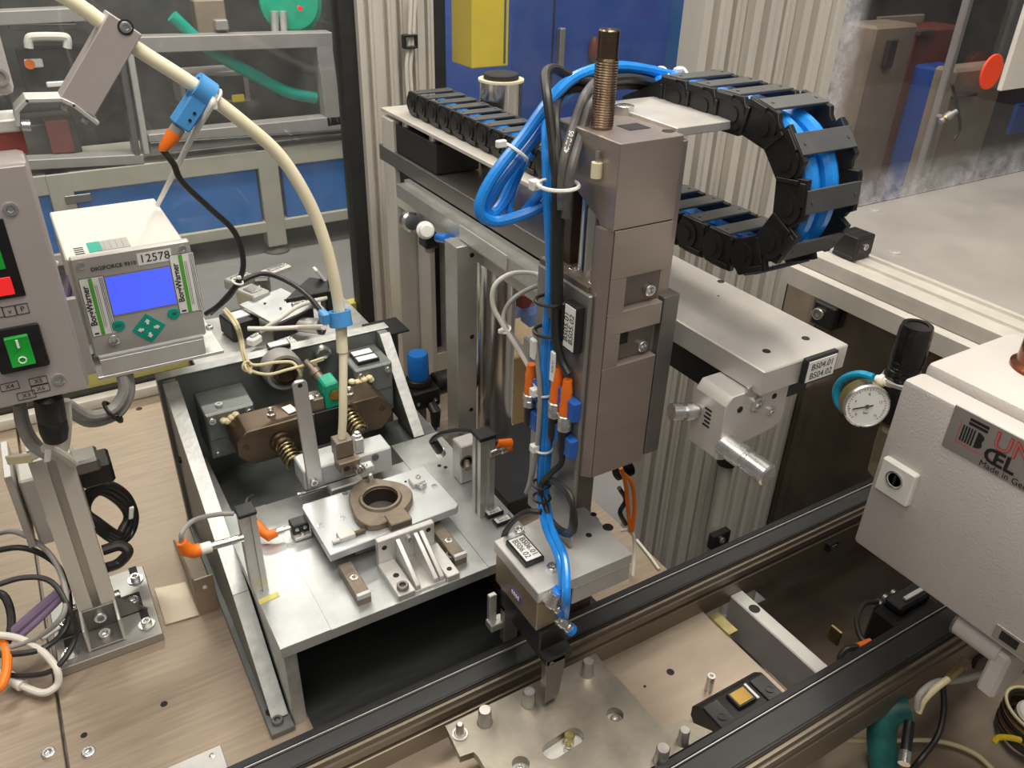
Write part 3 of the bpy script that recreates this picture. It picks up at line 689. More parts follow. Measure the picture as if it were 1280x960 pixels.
SM, SM2, BM, BI = side_mesh(CX0, -1), side_mesh(CX1, 1), bar_mesh(1), bar_mesh(-1)
n = int(Ltot/pitch)
for i in range(n):
    p, t, nn = cpath((i+.5)*pitch)
    M = Matrix((V((1, 0, 0)), t, V((1, 0, 0)).cross(t))).transposed().to_4x4()
    if (V((1, 0, 0)).cross(t)).dot(nn) < 0:   # keep z outwards
        M = Matrix((V((-1, 0, 0)), t, V((-1, 0, 0)).cross(t))).transposed().to_4x4(); M.translation = p+V((CX0+CX1, 0, 0))
    else: M.translation = p
    place('link_plate', SM, M, dc); place('link_plate', SM2, M, dc); place('crossbar', BM, M, dc)
    if (i+.5)*pitch > (ya-yc)+PI*Rc*.9 : place('crossbar', BI, M, dc)
# end bracket on the slide
B().prism([(ya-.01, zhi-H), (ya+.07, zhi-H-.003), (ya+.07, zhi-H+.004), (ya+.02, zhi+.006), (ya-.01, zhi+H)], 'x', CX0-.004, CX0+.003, .0006).build('end_bracket', 'chain_black', dc)
B().prism([(ya-.01, zhi-H), (ya+.07, zhi-H-.003), (ya+.07, zhi-H+.004), (ya+.02, zhi+.006), (ya-.01, zhi+H)], 'x', CX1-.003, CX1+.004, .0006).build('end_bracket', 'chain_black', dc)
B().box((CX0, ya+.01, zhi-H-.004), (CX1, ya+.07, zhi-H+.0), .0006).build('end_bracket', 'chain_black', dc)
# air hoses that run inside the chain
for k, (xx, lab) in enumerate(((.712, 'blue air hose inside the drag chain, on the slide side'), (.741, 'blue air hose inside the drag chain, on the outer side'))):
    pts = [V((xx, ya+.06, zhi+.002))]
    for i in range(1, 40):
        s = Ltot*i/40*.97; p, t, nn = cpath(s); pts.append(p+V((xx, 0, 0))+nn*(.002+.001*math.sin(i*.9+k)))
    B().tube(pts, .0115, 10, sub=3).build('air_hose', 'blue_hose', None, lab, 'hose', 'blue hoses inside the drag chain')
# ------------------------------------------------------------------ welded fixture
ZF = .165
fx = thing('welded_fixture', (.32, 1.0, 0), 'welded galvanised steel fixture with side gussets standing on the machine table', 'fixture')
B().box((.138, .765, ZF-.018), (.2061, 1.06, ZF), .0003).build('base_plate', 'zinc_plate', fx)
B().box((.2062, .765, ZF-.018), (.4441, 1.06, ZF-.0012), .0003).build('base_plate', 'zinc_plate', fx)
B().box((.4442, .765, ZF-.018), (.535, 1.113, ZF-.0005), .0003).build('base_plate', 'zinc_plate', fx)
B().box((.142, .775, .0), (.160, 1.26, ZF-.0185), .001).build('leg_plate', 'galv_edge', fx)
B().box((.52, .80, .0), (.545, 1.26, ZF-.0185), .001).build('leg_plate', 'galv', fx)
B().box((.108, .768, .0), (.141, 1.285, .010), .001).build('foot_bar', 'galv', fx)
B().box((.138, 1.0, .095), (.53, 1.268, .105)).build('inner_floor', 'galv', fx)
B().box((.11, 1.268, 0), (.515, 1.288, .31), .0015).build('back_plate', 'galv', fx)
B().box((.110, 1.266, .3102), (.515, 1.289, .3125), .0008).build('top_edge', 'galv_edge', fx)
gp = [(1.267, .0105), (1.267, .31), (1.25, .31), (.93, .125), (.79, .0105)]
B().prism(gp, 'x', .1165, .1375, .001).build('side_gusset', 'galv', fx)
def edge_strip(x0, x1, a, b, m):
    d = V((0, b[0]-a[0], b[1]-a[1])); L = d.length; d.normalize(); nrm = V((0, -d.z, d.y)) if d.y > 0 else V((0, d.z, -d.y))
    if nrm.z < 0: nrm = -nrm
    c = V(((x0+x1)/2, (a[0]+b[0])/2, (a[1]+b[1])/2))+nrm*.0012
    return B().obox(c, X, d, nrm, (x1-x0)/2, L/2, .0012, .0004).build('welded_edge', m, fx)
edge_strip(.1155, .1385, (.93, .125), (1.25, .31), 'galv_edge')
edge_strip(.1155, .1385, (.79, .0105), (.93, .125), 'galv_edge')
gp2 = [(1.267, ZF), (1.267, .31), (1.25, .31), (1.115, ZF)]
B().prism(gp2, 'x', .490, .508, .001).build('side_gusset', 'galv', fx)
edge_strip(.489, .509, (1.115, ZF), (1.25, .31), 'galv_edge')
bolt((.122, .785, .010), Z, .008, fx, 'alu_dark'); hole((.118, .806, .0102), Z, .006, fx)
for px, py in ((226, 575), (232, 638)): bolt(A(px, py, x=.1165), -X, .006, fx, 'black')
# yellow mark and scratches on the plate
p = A(336, 748, z=ZF); B().obox(p+Z*.0003, (1, .1, 0), (0, 1, 0), Z, .014, .005, .0003).build('yellow_mark', 'yellow_mark', fx)
for px, py in ((549, 582), (557, 584)): hole(A(px, py, z=ZF), Z, .003, fx)
# sliding steel bars
for x0, y0, y1 in ((.252, .786, .86), (.402, .79, .88)):
    B().box((x0, y0, ZF-.002), (x0+.020, y1, ZF+.014), .001).build('guide_bar', 'cast', fx)
    B().box((x0, y0-.001, ZF+.010), (x0+.020, y0+.005, ZF+.018), .0006).build('bar_lip', 'alu_light', fx)
    bolt((x0+.011, y0+.04, ZF+.0135), Z, .0055, fx, 'zinc', .25, 'screw')
# cast bracket
br = thing('angle_bracket', (.35, .81, ZF), 'cast aluminium angle bracket with ribs in front of the clamping plate', 'bracket')
bx0, bx1, byf = .305, .394, .838
B().prism([(bx0, ZF), (bx1, ZF), (bx1, ZF+.050), (bx0, ZF+.050)], 'y', byf, byf+.010, .001).build('upright', 'alu_light', br)
B().box((bx0-.002, .766, ZF-.002), (bx0+.024, byf, ZF+.010), .001).build('foot', 'alu_light', br)
B().box((bx1-.016, .766, ZF-.002), (bx1+.004, byf, ZF+.010), .001).build('foot', 'alu_light', br)
B().box((bx0+.024, .770, ZF-.002), (bx1-.016, byf, ZF+.003), .001).build('sole', 'alu', br)
for xx in (bx0+.030, bx0+.058, bx1-.022):
    B().prism([(byf, ZF+.044), (byf, ZF+.003), (.770, ZF+.003), (.772, ZF+.010)], 'x', xx-.003, xx+.004, .0008).build('rib', 'alu_light', br)
bolt((bx0+.010, .778, ZF+.010), Z, .0085, br, 'alu_dark'); bolt((bx1+.010, .806, ZF-.002), Z, .0085, br, 'alu_dark', 1.4)
hole((bx0+.012, .805, ZF+.010), Z, .004, br); hole((bx1-.006, .780, ZF+.010), Z, .0035, br)
hole((bx0+.010, byf, ZF+.036), -Y, .0035, br); hole((bx1-.010, byf, ZF+.040), -Y, .0035, br)
bolt((bx0+.048, byf, ZF+.038), -Y, .006, br)
# ------------------------------------------------------------------ clamping plate with the cast ring
ZC = .200
cp = thing('clamping_plate', (.345, .92, ZF), 'bright zinc plated clamping plate on the fixture, holding the cast ring', 'plate')
cx, cy = .349, .930
B().prism([(.243, .862), (.446, .868), (.452, .874), (.449, .988), (.246, .988), (.243, .98)], 'z', ZC-.013, ZC, .001, holes=[circ(cx, cy, .034, 28)]).build('plate', 'bright_zinc', cp)
B().box((.285, .880, ZF), (.42, .975, ZC-.0135), .001).build('under_block', 'alu_dark', cp)
B().box((.248, .90, ZF), (.27, .97, ZC-.0135), .001).build('under_rail', 'cast', cp)
for px, py in ((431, 617), (427, 648), (401, 657), (543, 608)): bolt(A(px, py, z=ZC), Z, .0055, cp, 'zinc', .12, 'screw')
p = A(435, 672, z=ZC); B().box((p.x-.014, p.y-.006, ZC), (p.x+.010, p.y+.010, ZC+.008), .001).build('stop_piece', 'alu_light', cp)
B().cyl((p.x+.010, p.y-.001, ZC+.004), (p.x+.026, p.y-.001, ZC+.004), .0035, n=10).build('stop_screw', 'brown_steel', cp)
B().cyl((p.x-.024, p.y-.003, ZC+.004), (p.x-.014, p.y-.003, ZC+.004), .003, n=10).build('stop_screw', 'alu_light', cp)
p = A(521, 604, z=ZC)
B().obox(p+V((0, 0, .004)), (1, .1, 0), (0, 1, 0), Z, .011, .010, .004, .001).build('sensor_piece', 'alu_light', cp)
B().obox(p+V((.002, -.012, .003)), (1, .5, 0), (-.5, 1, 0), Z, .007, .006, .003, .001).build('sensor_piece', 'zinc', cp)
bolt(p+V((.004, .003, .008)), Z, .004, cp); bolt(p+V((.0, -.016, .006)), Z, .004, cp)
p = A(520, 600, z=ZC); hole(p+V((-.016, .004, 0)), Z, .002, cp)
# cast ring: rounded body with a nose at the front, bore and step
rg = thing('cast_ring', (cx, cy, ZC), 'brown cast iron ring flange with a round bore lying on the clamping plate', 'workpiece')
out = []
for i in range(40):
    a = 2*math.pi*i/40; r = .0475
    dx, dy = math.cos(a), math.sin(a)
    r = r+.012*max(0, math.cos(a-math.radians(228)))**6+.010*max(0, math.cos(a-math.radians(95)))**8+.002*math.cos(3*a)
    out.append((cx+dx*r, cy+dy*r))
B().prism(out, 'z', ZC+.0003, ZC+.012, .0015, holes=[circ(cx, cy, .0265, 32)]).build('flange', 'cast', rg)
B().lathe((cx, cy, ZC+.012), Z, [(.0268, -.026), (.0268, .0), (.0268, .0035), (.0305, .0035), (.033, -.0005), (.031, -.002)], 40, cap=False).build('bore_ring', 'cast', rg)
B().lathe((cx, cy, ZC-.016), Z, [(.0262, .026), (.0258, .0), (0, 0)], 32, cap=False).build('bore', 'bore_shade', rg)  # near-black colour stands in for the shade of a deeper bore
B().box((cx-.012, cy-.066, ZC+.0003), (cx+.022, cy-.040, ZC+.0135), .0015).build('nose', 'cast', rg)
B().cyl((cx+.004, cy+.047, ZC+.011), (cx+.004, cy+.047, ZC+.026), .0035, n=12, bev=.001).build('dowel', 'zinc', rg)
# ------------------------------------------------------------------ sensor posts on the fixture
def alu_profile(poly_c, half, z0, z1, parent, m='alu', name='profile'):
    x, y = poly_c; h = half; g = h*.28; d = h*.35; P = []
    for k in range(4):
        c, s_ = math.cos(k*math.pi/2), math.sin(k*math.pi/2)
        for u, v in ((-h, -h), (-g, -h), (-g, -h+d), (g, -h+d), (g, -h)): P.append((x+u*c-v*s_, y+u*s_+v*c))
    return B().prism(P, 'z', z0, z1).build(name, m, parent)
sp1 = thing('sensor_post', (.143, .885, ZF), 'short slotted aluminium post with an orange plugged sensor, at the left fixture edge', 'post')
alu_profile((.146, .885), .0105, ZF, .300, sp1)
B().box((.134, .873, .300), (.158, .897, .306), .001).build('end_cap', 'black', sp1)
s1 = thing('proximity_sensor', A(260, 680, y=.872), 'chrome barrel sensor with an orange elbow plug poking left from the short post', 'sensor')
pa, pb = A(304, 672, y=.870), A(246, 688, y=.870)
dx = (pb-pa).normalized()
B().cyl(pa, pa+dx*.040, .0052, n=16).build('barrel', 'chrome', s1)
B().cyl(pa+dx*.040, pa+dx*.054, .0075, n=16, bev=.001).build('nut', 'white_plastic', s1)
e = pa+dx*.054
B().tube([e, e+dx*.008, e+dx*.016+Z*.006, e+dx*.019+Z*.020], [.0085, .0095, .0095, .0065], 12, smooth=False).build('elbow_plug', 'orange', s1)
cable('sensor_cable', [tuple(e+dx*.019+Z*.020), (228, 665, 'y', .872), (243, 650, 'y', .90), (272, 643, 'y', .93), (292, 642, 'y', .93)], .0032, 'cable_grey', 'thin grey cable arching from the left orange plug to the fixture edge')
sp2 = thing('sensor_post', (.498, .878, ZF), 'short slotted aluminium post in front of the chrome tube column', 'post')
alu_profile((.498, .878), .0125, ZF, .308, sp2)
B().box((.484, .864, .308), (.512, .892, .315), .001).build('end_cap', 'black', sp2)
s2 = thing('proximity_sensor', A(630, 555, y=.87), 'chrome barrel sensor with an orange elbow plug right of the slotted post', 'sensor')
pa = A(612, 567, y=.868); pb = A(640, 556, y=.868); dx = (pb-pa).normalized()
B().cyl(pa, pa+dx*.018, .006, n=16).build('barrel', 'zinc', s2); B().cyl(pa+dx*.018, pa+dx*.027, .0075, n=16, bev=.001).build('nut', 'zinc', s2)
e = pa+dx*.027
B().tube([e, e+dx*.008, e+dx*.014+V((-.006, 0, .004)), e+dx*.008+V((-.022, 0, .012))], [.0075, .0085, .008, .0055], 12, smooth=False).build('elbow_plug', 'orange', s2)
cable('sensor_cable', [tuple(e+dx*.008+V((-.022, 0, .012))), (600, 541, 'y', .90), (575, 538, 'y', .95), (550, 543, 'y', 1.0), (540, 552, 'y', 1.02), (548, 562, 'y', 1.02)], .0042, 'cable_black', 'black cable arching left from the plug in front of the tube column')
pg = thing('cable_plug', A(550, 562, y=1.02), 'short dark round plug hanging at the right gusset above the base plate', 'plug')
B().cyl(A(541, 551, y=1.02), A(551, 566, y=1.02), .0075, n=14).build('plug_body', 'black', pg); B().cyl(A(549.5, 563.5, y=1.02), A(552, 568, y=1.02), .0082, n=14).build('plug_ring', 'zinc', pg)
# white bearing block with a screw, label pair at its foot
bb = thing('bearing_block', A(580, 600, y=.96), 'upright pale aluminium bearing block with a round screw left of the slotted post', 'block')
x0 = A(576, 600, y=.955).x; x1 = A(593, 600, y=.955).x; 
B().box((x0, .955, ZF), (x1+.012, .985, ZF+.075), .002).build('block', 'alu_light', bb)
B().lathe(A(583, 577, y=.955), -Y, [(.012, 0), (.012, .001), (.009, .001), (.009, -.001)], 20).build('ring', 'alu_dark', bb)
B().lathe(A(583, 577, y=.955), (-.4, -1, 0), [(.0055, 0), (.0055, .018), (.0045, .02), (0, .02)], 16).build('screw', 'cast', bb)
lt = thing('label_tag', A(622, 645, z=ZF), 'pair of small black framed tags at the foot of the slotted post', 'label')
for k, (px, py) in enumerate(((617, 640), (628, 650))):
    c = A(px, py, z=ZF+.004)
    B().box((c.x-.0145, c.y-.0075, ZF), (c.x+.0145, c.y+.0075, ZF+.006), .0008).build('holder', 'black', lt)
    B().box((c.x-.0120, c.y-.0055, ZF+.006), (c.x+.0120, c.y+.0055, ZF+.0066)).build('tag_face', 'label_white', lt)
    text(('BS08.01', 'BS07.01')[k], (c.x, c.y+.0025, ZF+.0067), X, Y, .0048, 'ink', lt, align='CENTER'); text(('BS08.02', 'BS07.02')[k], (c.x, c.y-.0025, ZF+.0067), X, Y, .0048, 'ink', lt, align='CENTER')
# small orange sensor at the left edge of the clamping plate
s3 = thing('proximity_sensor', A(350, 665, z=ZF+.01), 'small orange plugged sensor in a black clamp left of the clamping plate', 'sensor')
pc = A(374, 658, z=ZF+.012)
B().box((pc.x-.013, pc.y-.018, ZF), (pc.x+.013, pc.y+.008, ZF+.006), .001).build('foot', 'alu_light', s3)
B().box((pc.x-.013, pc.y-.010, ZF+.006), (pc.x+.013, pc.y+.010, ZF+.024), .0015).build('clamp', 'black', s3)
for dx_ in (-.006, .006): bolt((pc.x+dx_, pc.y-.010, ZF+.016), -Y, .003, s3, 'zinc', .4)
bolt((pc.x, pc.y-.013, ZF+.006), Z, .004, s3)
B().cyl((pc.x-.04, pc.y, ZF+.015), (pc.x+.026, pc.y, ZF+.015), .0042, n=12).build('barrel', 'chrome', s3)
B().cyl((pc.x-.034, pc.y, ZF+.015), (pc.x-.024, pc.y, ZF+.015), .0062, n=12).build('nut', 'zinc', s3)
B().tube([(pc.x-.034, pc.y, ZF+.015), (pc.x-.046, pc.y, ZF+.013), (pc.x-.052, pc.y+.010, ZF+.017), (pc.x-.056, pc.y+.026, ZF+.024)], [.0065, .0085, .008, .006], 12, smooth=False).build('elbow_plug', 'orange', s3)
B().tube([(pc.x-.056, pc.y+.026, ZF+.024), (pc.x-.060, pc.y+.045, ZF+.032), (pc.x-.058, pc.y+.06, ZF+.040), (pc.x-.045, pc.y+.075, ZF+.035)], .0042).build('lead', 'cable_black', s3)
# ------------------------------------------------------------------ press head inside the fixture
ch = thing('brown_crosshead', (.32, 1.15, .2), 'brown oxidised steel crosshead with two coil springs across the fixture', 'crosshead')
B().prism([(.209, .202), (.189, .225), (.189, .250), (.207, .266), (.430, .267), (.452, .243), (.452, .222), (.433, .201)], 'y', 1.12, 1.177, .0012).build('beam', 'brown_steel', ch)
B().box((.318, 1.1185, .203), (.372, 1.17, .2675), .001).build('slot_shade', 'black', ch)  # black block stands in for the shade in the gap between the halves
for px, py in ((308, 560), (478, 512)): bolt(A(px, py, y=1.12), -Y, .005, ch, 'brown_steel', .3)
for px, py in ((339, 519), (437, 493)):
    p = A(px, py, z=.2665); B().lathe(p, Z, [(.007, 0), (.007, .003), (.004, .004), (.004, .010), (.005, .011), (.003, .014), (0, .014)], 12).build('grease_nipple', 'zinc', ch)
p = A(362, 512, z=.267); B().obox(p+V((0, -.0, .001)), (1, .2, 0), (-.2, 1, 0), Z, .008, .012, .0006).build('paper_note', 'label_white', ch)
for px, py, px2, py2 in ((352, 552, 375, 566), (433, 515, 450, 545)):
    a = A(px, py, y=1.12); b_ = V((a.x+.004, 1.07, a.z-.012))
    B().lathe(a, b_-a, [(.019, -.002), (.019, .003), (.014, .004), (.014, .010)], 24).build('spring_seat', 'brown_steel', ch)
    B().helix(a+(b_-a)*.1, b_, .0135, .0022, 6).build('spring', 'spring', ch)
    B().cyl(a, b_, .0085, n=16).build('spring_rod', 'brown_steel', ch)
# pressure blocks at the back
for nm, x0, x1, y0, y1, z1 in (('L', .160, .240, 1.19, 1.267, .272), ('R', .415, .486, 1.19, 1.267, .285)):
    cbk = thing('cylinder_block', ((x0+x1)/2, 1.23, .2), 'dark galvanised cylinder block at the %s of the fixture back plate' % ('left' if nm == 'L' else 'right'), 'cylinder')
    B().box((x0, y0, .185), (x1, y1, z1), .002).build('body', 'galv', cbk)
    B().box((x0+.002, y0-.002, z1-.05), (x1-.002, y0, z1-.002), .0008).build('end_plate', 'galv', cbk)
    for xx in (x0+.010, x1-.010):
        bolt((xx, y0-.002, z1-.012), -Y, .006, cbk); bolt((xx, y0-.002, .195), -Y, .005, cbk)
    B().lathe(((x0+x1)/2-.012, (y0+y1)/2-.02, z1), Z, [(.006, 0), (.006, .004), (.003, .004), (.003, .002), (0, .002)], 12).build('port_plug', 'nylon', cbk)
    if nm == 'R':
        for k in range(2):
            B().box((x0+.012, y0+.012+k*.022, z1), (x1-.018, y0+.032+k*.022, z1+.007), .0008).build('tag_holder', 'black', cbk)
            B().box((x0+.015, y0+.014+k*.022, z1+.007), (x1-.021, y0+.030+k*.022, z1+.0076)).build('tag_face', 'label_white', cbk)
    for i in range(6):
        tw = A(280+3.2*i, 528-1.8*i, y=1.182) if nm == 'L' else A(440+5*i, 479-1.2*i, y=1.182); xx, yy, zz = tw.x+.003*math.sin(i*2.1), 1.182, tw.z+.003*math.cos(i*1.7)
        B().sphere((xx, yy, zz), .0066, 10, (1, 1.1, .8)).build('tape_wrap', 'cable_cream', cbk)
bolt(A(272, 550, y=1.267), -Y, .006, fx)
dm = thing('motor_drum', (.305, 1.215, .25), 'round grey rubber drum behind the brown crosshead', 'drum')
B().lathe((.304, 1.262, .292), (0, -1, .12), [(.030, 0), (.034, .01), (.034, .036), (.031, .044), (.026, .044), (.024, .036), (.0, .036)], 32).build('cap', 'cable_grey', dm)
B().lathe((.304, 1.222, .297), (0, -1, .12), [(.020, 0), (.020, .010), (.014, .012), (.014, .004), (0, .004)], 24).build('hub', 'brown_steel', dm)
# green valve in the middle
gv = thing('green_valve', A(410, 495, y=1.13), 'small green and brass valve standing on the brown crosshead', 'valve')
vx = A(411, 490, y=1.14); 
B().obox(vx+V((0, 0, .002)), (1, 0, .1), (0, 1, 0), Z, .0125, .018, .024, .003).build('valve_body', 'valve_green', gv)
B().lathe(vx+V((.004, -.019, .004)), -Y, [(.010, 0), (.010, .003), (.008, .004), (.004, .003), (0, .003)], 18).build('brass_disc', 'gold', gv)
B().lathe(vx+V((-.006, .016, .018)), (-.3, .6, .5), [(.008, 0), (.008, .012), (.010, .012), (.010, .020), (.006, .02), (.006, .04)], 16).build('valve_stem', 'cast', gv)
B().box(vx+V((-.05, -.015, -.022)), vx+V((-.013, .014, .002)), .002).build('valve_base', 'cast', gv)
for ox, oy in ((-.04, -.006), (-.022, -.006), (-.04, .008)): bolt(vx+V((ox, oy, .002)), Z, .0055, gv)
B().box(vx+V((-.052, -.018, .004)), vx+V((-.030, -.004, .007)), .001).build('clip', 'zinc', gv)
# white nylon block and lever
nb = thing('nylon_block', (.33, 1.05, .185), 'pale grey nylon block in front of the springs on the fixture', 'block')
B().box((.262, 1.022, .196), (.345, 1.072, .232), .002).build('block', 'nylon', nb)
B().box((.345, 1.022, .186), (.408, 1.066, .230), .002).build('block', 'nylon', nb)
bolt(A(469, 571, y=1.022), -Y, .0062, nb, 'alu_dark', .25)
p = A(450, 566, y=1.03); B().box((p.x-.008, 1.028, p.z+.0), (p.x+.008, 1.045, p.z+.028), .002).build('pin_block', 'alu_light', nb)
B().lathe((p.x, 1.036, p.z+.028), Z, [(.007, 0), (.007, .004), (.004, .005), (.004, .008), (0, .008)], 12).build('pin', 'zinc', nb)
B().cyl((.250, 1.026, .190), (.345, 1.026, .190), .0035, n=10).build('rod', 'chrome', nb)
B().box((.295, 1.0, .186), (.35, 1.018, .200), .002).build('slotted_bar', 'alu', nb)
lv = thing('flat_lever', (.28, 1.015, .19), 'upright flat steel bar bolted in front of the brown crosshead', 'lever')
xa, xb_ = A(365, 478, y=1.012), A(383, 474, y=1.012); xc, xd = A(386, 612, y=1.012), A(404, 607, y=1.012)
B().prism([(xc.x, xc.z), (xd.x, xc.z), (xd.x, xd.z+.03), (xb_.x, xb_.z-.004), (xb_.x-.004, xb_.z), (xa.x+.004, xb_.z), (xa.x, xb_.z-.004)], 'y', 1.010, 1.016, .0008).build('bar', 'alu', lv)
hole(A(375, 482, y=1.010), -Y, .0032, lv); bolt(A(392, 602, y=1.010), -Y, .0062, lv)
hb = thing('hose_fitting', A(428, 570, y=1.0), 'brown metal hose fitting block at the lower end of the cream hose', 'fitting')
fx_, fz_ = A(428.5, 563, y=1.01).x, A(427, 563, y=1.0).z
B().box((fx_-.014, .998, fz_-.014), (fx_+.014, 1.022, fz_+.016), .0015).build('upper_block', 'cast', hb)
B().box((fx_-.012, .986, fz_-.040), (fx_+.018, 1.022, fz_-.0145), .0015).build('lower_block', 'cast', hb)
B().box((fx_-.016, .985, fz_-.018), (fx_+.019, .997, fz_-.0135), .001).build('flange', 'cast', hb)
B().lathe((fx_+.012, .986, fz_-.028), (0.25, -1, 0), [(.0075, 0), (.0075, .012), (.0055, .012), (.0055, .002), (0, .002)], 16).build('nozzle', 'chrome', hb)
hole((fx_-.004, .986, fz_-.026), -Y, .0045, hb)
bolt((fx_+.026, .99, fz_-.036), (.5, -1, .3), .005, hb); B().box((fx_+.02, .985, fz_-.045), (fx_+.04, 1.0, fz_-.033), .002).build('clip', 'alu_light', hb)
# ------------------------------------------------------------------ cream hose with its clamp and two ring sensors
YH = 1.06
hz_ = A(430, 545, y=1.01)
hp = [A(40, -28, y=YH), A(100, 8, y=YH), A(170, 60, y=YH), A(240, 105, y=YH), A(300, 150, y=YH), A(350, 195, y=YH), A(385, 250, y=YH-.005), A(405, 300, y=YH-.01), A(418, 350, y=YH-.015), A(425, 395, y=YH-.02), A(428, 440, y=YH-.03)]
B().tube(hp, .0084, 16).build('cream_hose', 'hose_cream', None, 'thick cream plastic hose curving from upper left down into the fixture', 'hose')
hq = [A(428, 400, y=YH-.02), A(429, 440, y=YH-.03), A(429, 490, y=YH-.045), A(428.5, 525, y=1.010), V((fx_, 1.010, fz_+.0155))]
B().tube(hq, .0064, 14).build('feed_tube', 'hose_cream', None, 'thinner cream tube below the lower blue ring, entering the brown fitting', 'tube')
hd = (A(170, 60, y=YH)-A(130, 34, y=YH)).normalized(); hu = V((-hd.z, 0, hd.x)); hu = hu if hu.z > 0 else -hu
cl = thing('hose_clamp', A(120, 90, y=YH), 'grey steel block clamping the cream hose near the upper left', 'clamp')
p0, p1, p2, p3 = A(136, 13, y=YH-.016), A(178, 40, y=YH-.016), A(118, 150, y=YH-.016), A(76, 124, y=YH-.016)
c = (p0+p1+p2+p3)/4
B().obox(c+V((0, .016, 0)), hd, Y, hu, (p1-p0).length/2, .016, (p0-p3).length/2*.97, .001).build('block', 'panel_grey', cl)
bolt(A(157, 34, y=YH-.016), -Y, .0058, cl, 'zinc', .3)
B().lathe(A(157, 34, y=YH-.0162), -Y, [(.0082, 0), (.0082, .0006), (.0064, .0006), (.0064, 0)], 24, cap=False).build('bolt_recess', 'hole', cl)
bp = [A(21, 152, y=YH), A(20, 135, y=YH), A(32, 122, y=YH), A(75, 121, y=YH), A(90, 128, y=YH), A(119, 150, y=YH)]
bk = B()
for a, b_ in zip(bp, bp[1:]):
    d = (b_-a); L = d.length; d.normalize(); nrm = d.cross(Y)
    bk.obox((a+b_)/2, d, Y, nrm, L/2+.0015, .018, .0022, .0006)
bk.build('bent_bracket', 'alu_light', cl)
for px, py in ((80, 133), (106, 150)): bolt(A(px, py, y=YH), (-hu.x, 0, -hu.z), .004, cl)
B().cyl(A(27, 157, y=YH-.01), A(38, 157, y=YH-.01), .006, n=12).build('screw', 'zinc', cl)
def ring_sensor(ctr, ax, side, label, R=.0168, body=.030):
    t = thing('ring_sensor', ctr, label, 'sensor', 'blue ring sensors')
    ax = V(ax).normalized()
    B().lathe(V(ctr)-ax*.011, ax, [(R*.66, 0), (R, 0), (R, .022), (R*.66, .022), (R*.66, 0)], 32, cap=False).build('ring', 'blue_plastic', t)
    s = V(side).normalized(); s = (s-ax*s.dot(ax)).normalized(); n_ = ax.cross(s)
    if body: B().obox(V(ctr)+s*(R+body/2-.012), ax, s, n_, .011, body/2+.006, .0125, .002).build('sensor_head', 'blue_plastic', t)
    return t, s, n_
ax1 = (A(262, 120, y=YH)-A(242, 106, y=YH)); rc = A(253, 113, y=YH)
t1, s1_, n1_ = ring_sensor(rc, ax1, A(232, 168, y=YH)-rc, 'blue ring sensor with an orange plug, upper one on the cream hose', body=.040)
for k in (.030, .040): hole(rc+s1_*k+V((.004, -.0130, 0)), -Y, .0018, t1)
e = rc+s1_*.056
B().tube([e-s1_*.004, e+s1_*.006, e+s1_*.018], [.0085, .0085, .0062], 12, smooth=False).build('plug_collar', 'cable_grey', t1)
B().tube([e+s1_*.004, e+s1_*.012, e+s1_*.026+V((-.002, 0, 0)), e+s1_*.030], [.009, .0085, .0058, .005], 12, smooth=False).build('orange_plug', 'orange', t1)
e2 = e+s1_*.030
cable('sensor_cable', [tuple(e2), (217, 205, 'y', 1.06), (228, 228, 'y', 1.07), (262, 260, 'y', 1.1), (293, 290, 'y', 1.12), (304, 325, 'y', 1.13), (298, 352, 'y', 1.14), (275, 380, 'y', 1.16), (258, 392, 'y', 1.19)], .0040, 'cable_black', 'dark grey cable hanging from the upper ring sensor down to the display unit')
tt, _, _ = ring_sensor(A(425, 398, y=YH-.022), A(425, 392, y=YH-.02)-A(427, 404, y=YH-.024), -X, 'blue ring sensor, lower one on the cream hose above the fixture', R=.0168, body=0)
B().box(A(404, 408, y=YH-.03), A(404, 408, y=YH-.03)+V((.012, .02, .018)), .002).build('sensor_head', 'blue_plastic', tt)
cable('sensor_cable', [(404, 393, 'y', 1.06), (385, 370, 'y', 1.10), (360, 352, 'y', 1.16), (330, 342, 'y', 1.20), (302, 352, 'y', 1.20), (285, 372, 'y', 1.2), (262, 392, 'y', 1.2)], .0040, 'cable_black', 'black cable arching from the lower ring sensor to the display unit')
zt_ = thing('cable_tie', A(318, 350, y=1.13), 'white cable tie holding the two dark cables beside the display unit', 'cable tie')
B().torus(A(297, 352, y=1.135), A(297, 345, y=1.13)-A(292, 360, y=1.135), .0075, .0016, 18, 6).build('loop', 'white_plastic', zt_)
B().box(A(297, 350, y=1.128), A(297, 350, y=1.128)+V((.006, .004, .005)), .001).build('head', 'white_plastic', zt_)
pt = thing('tension_strip', A(240, 180, y=YH), 'white plastic tie strap running down from the upper ring sensor to the display', 'strap')
B().tube([A(268, 122, y=YH-.015), A(262, 136, y=YH-.015), A(240, 172, y=YH+.02), A(218, 215, y=YH+.1), A(197, 256, y=1.36)], .0036, 8).build('strap', 'white_plastic', pt)
B().torus(A(268, 124, y=YH), ax1, .0125, .0022, 24, 6).build('loop', 'white_plastic', pt)
B().box(A(262, 138, y=YH-.018), A(262, 138, y=YH-.018)+V((.010, .006, .008)), .001).build('head', 'white_plastic', pt)
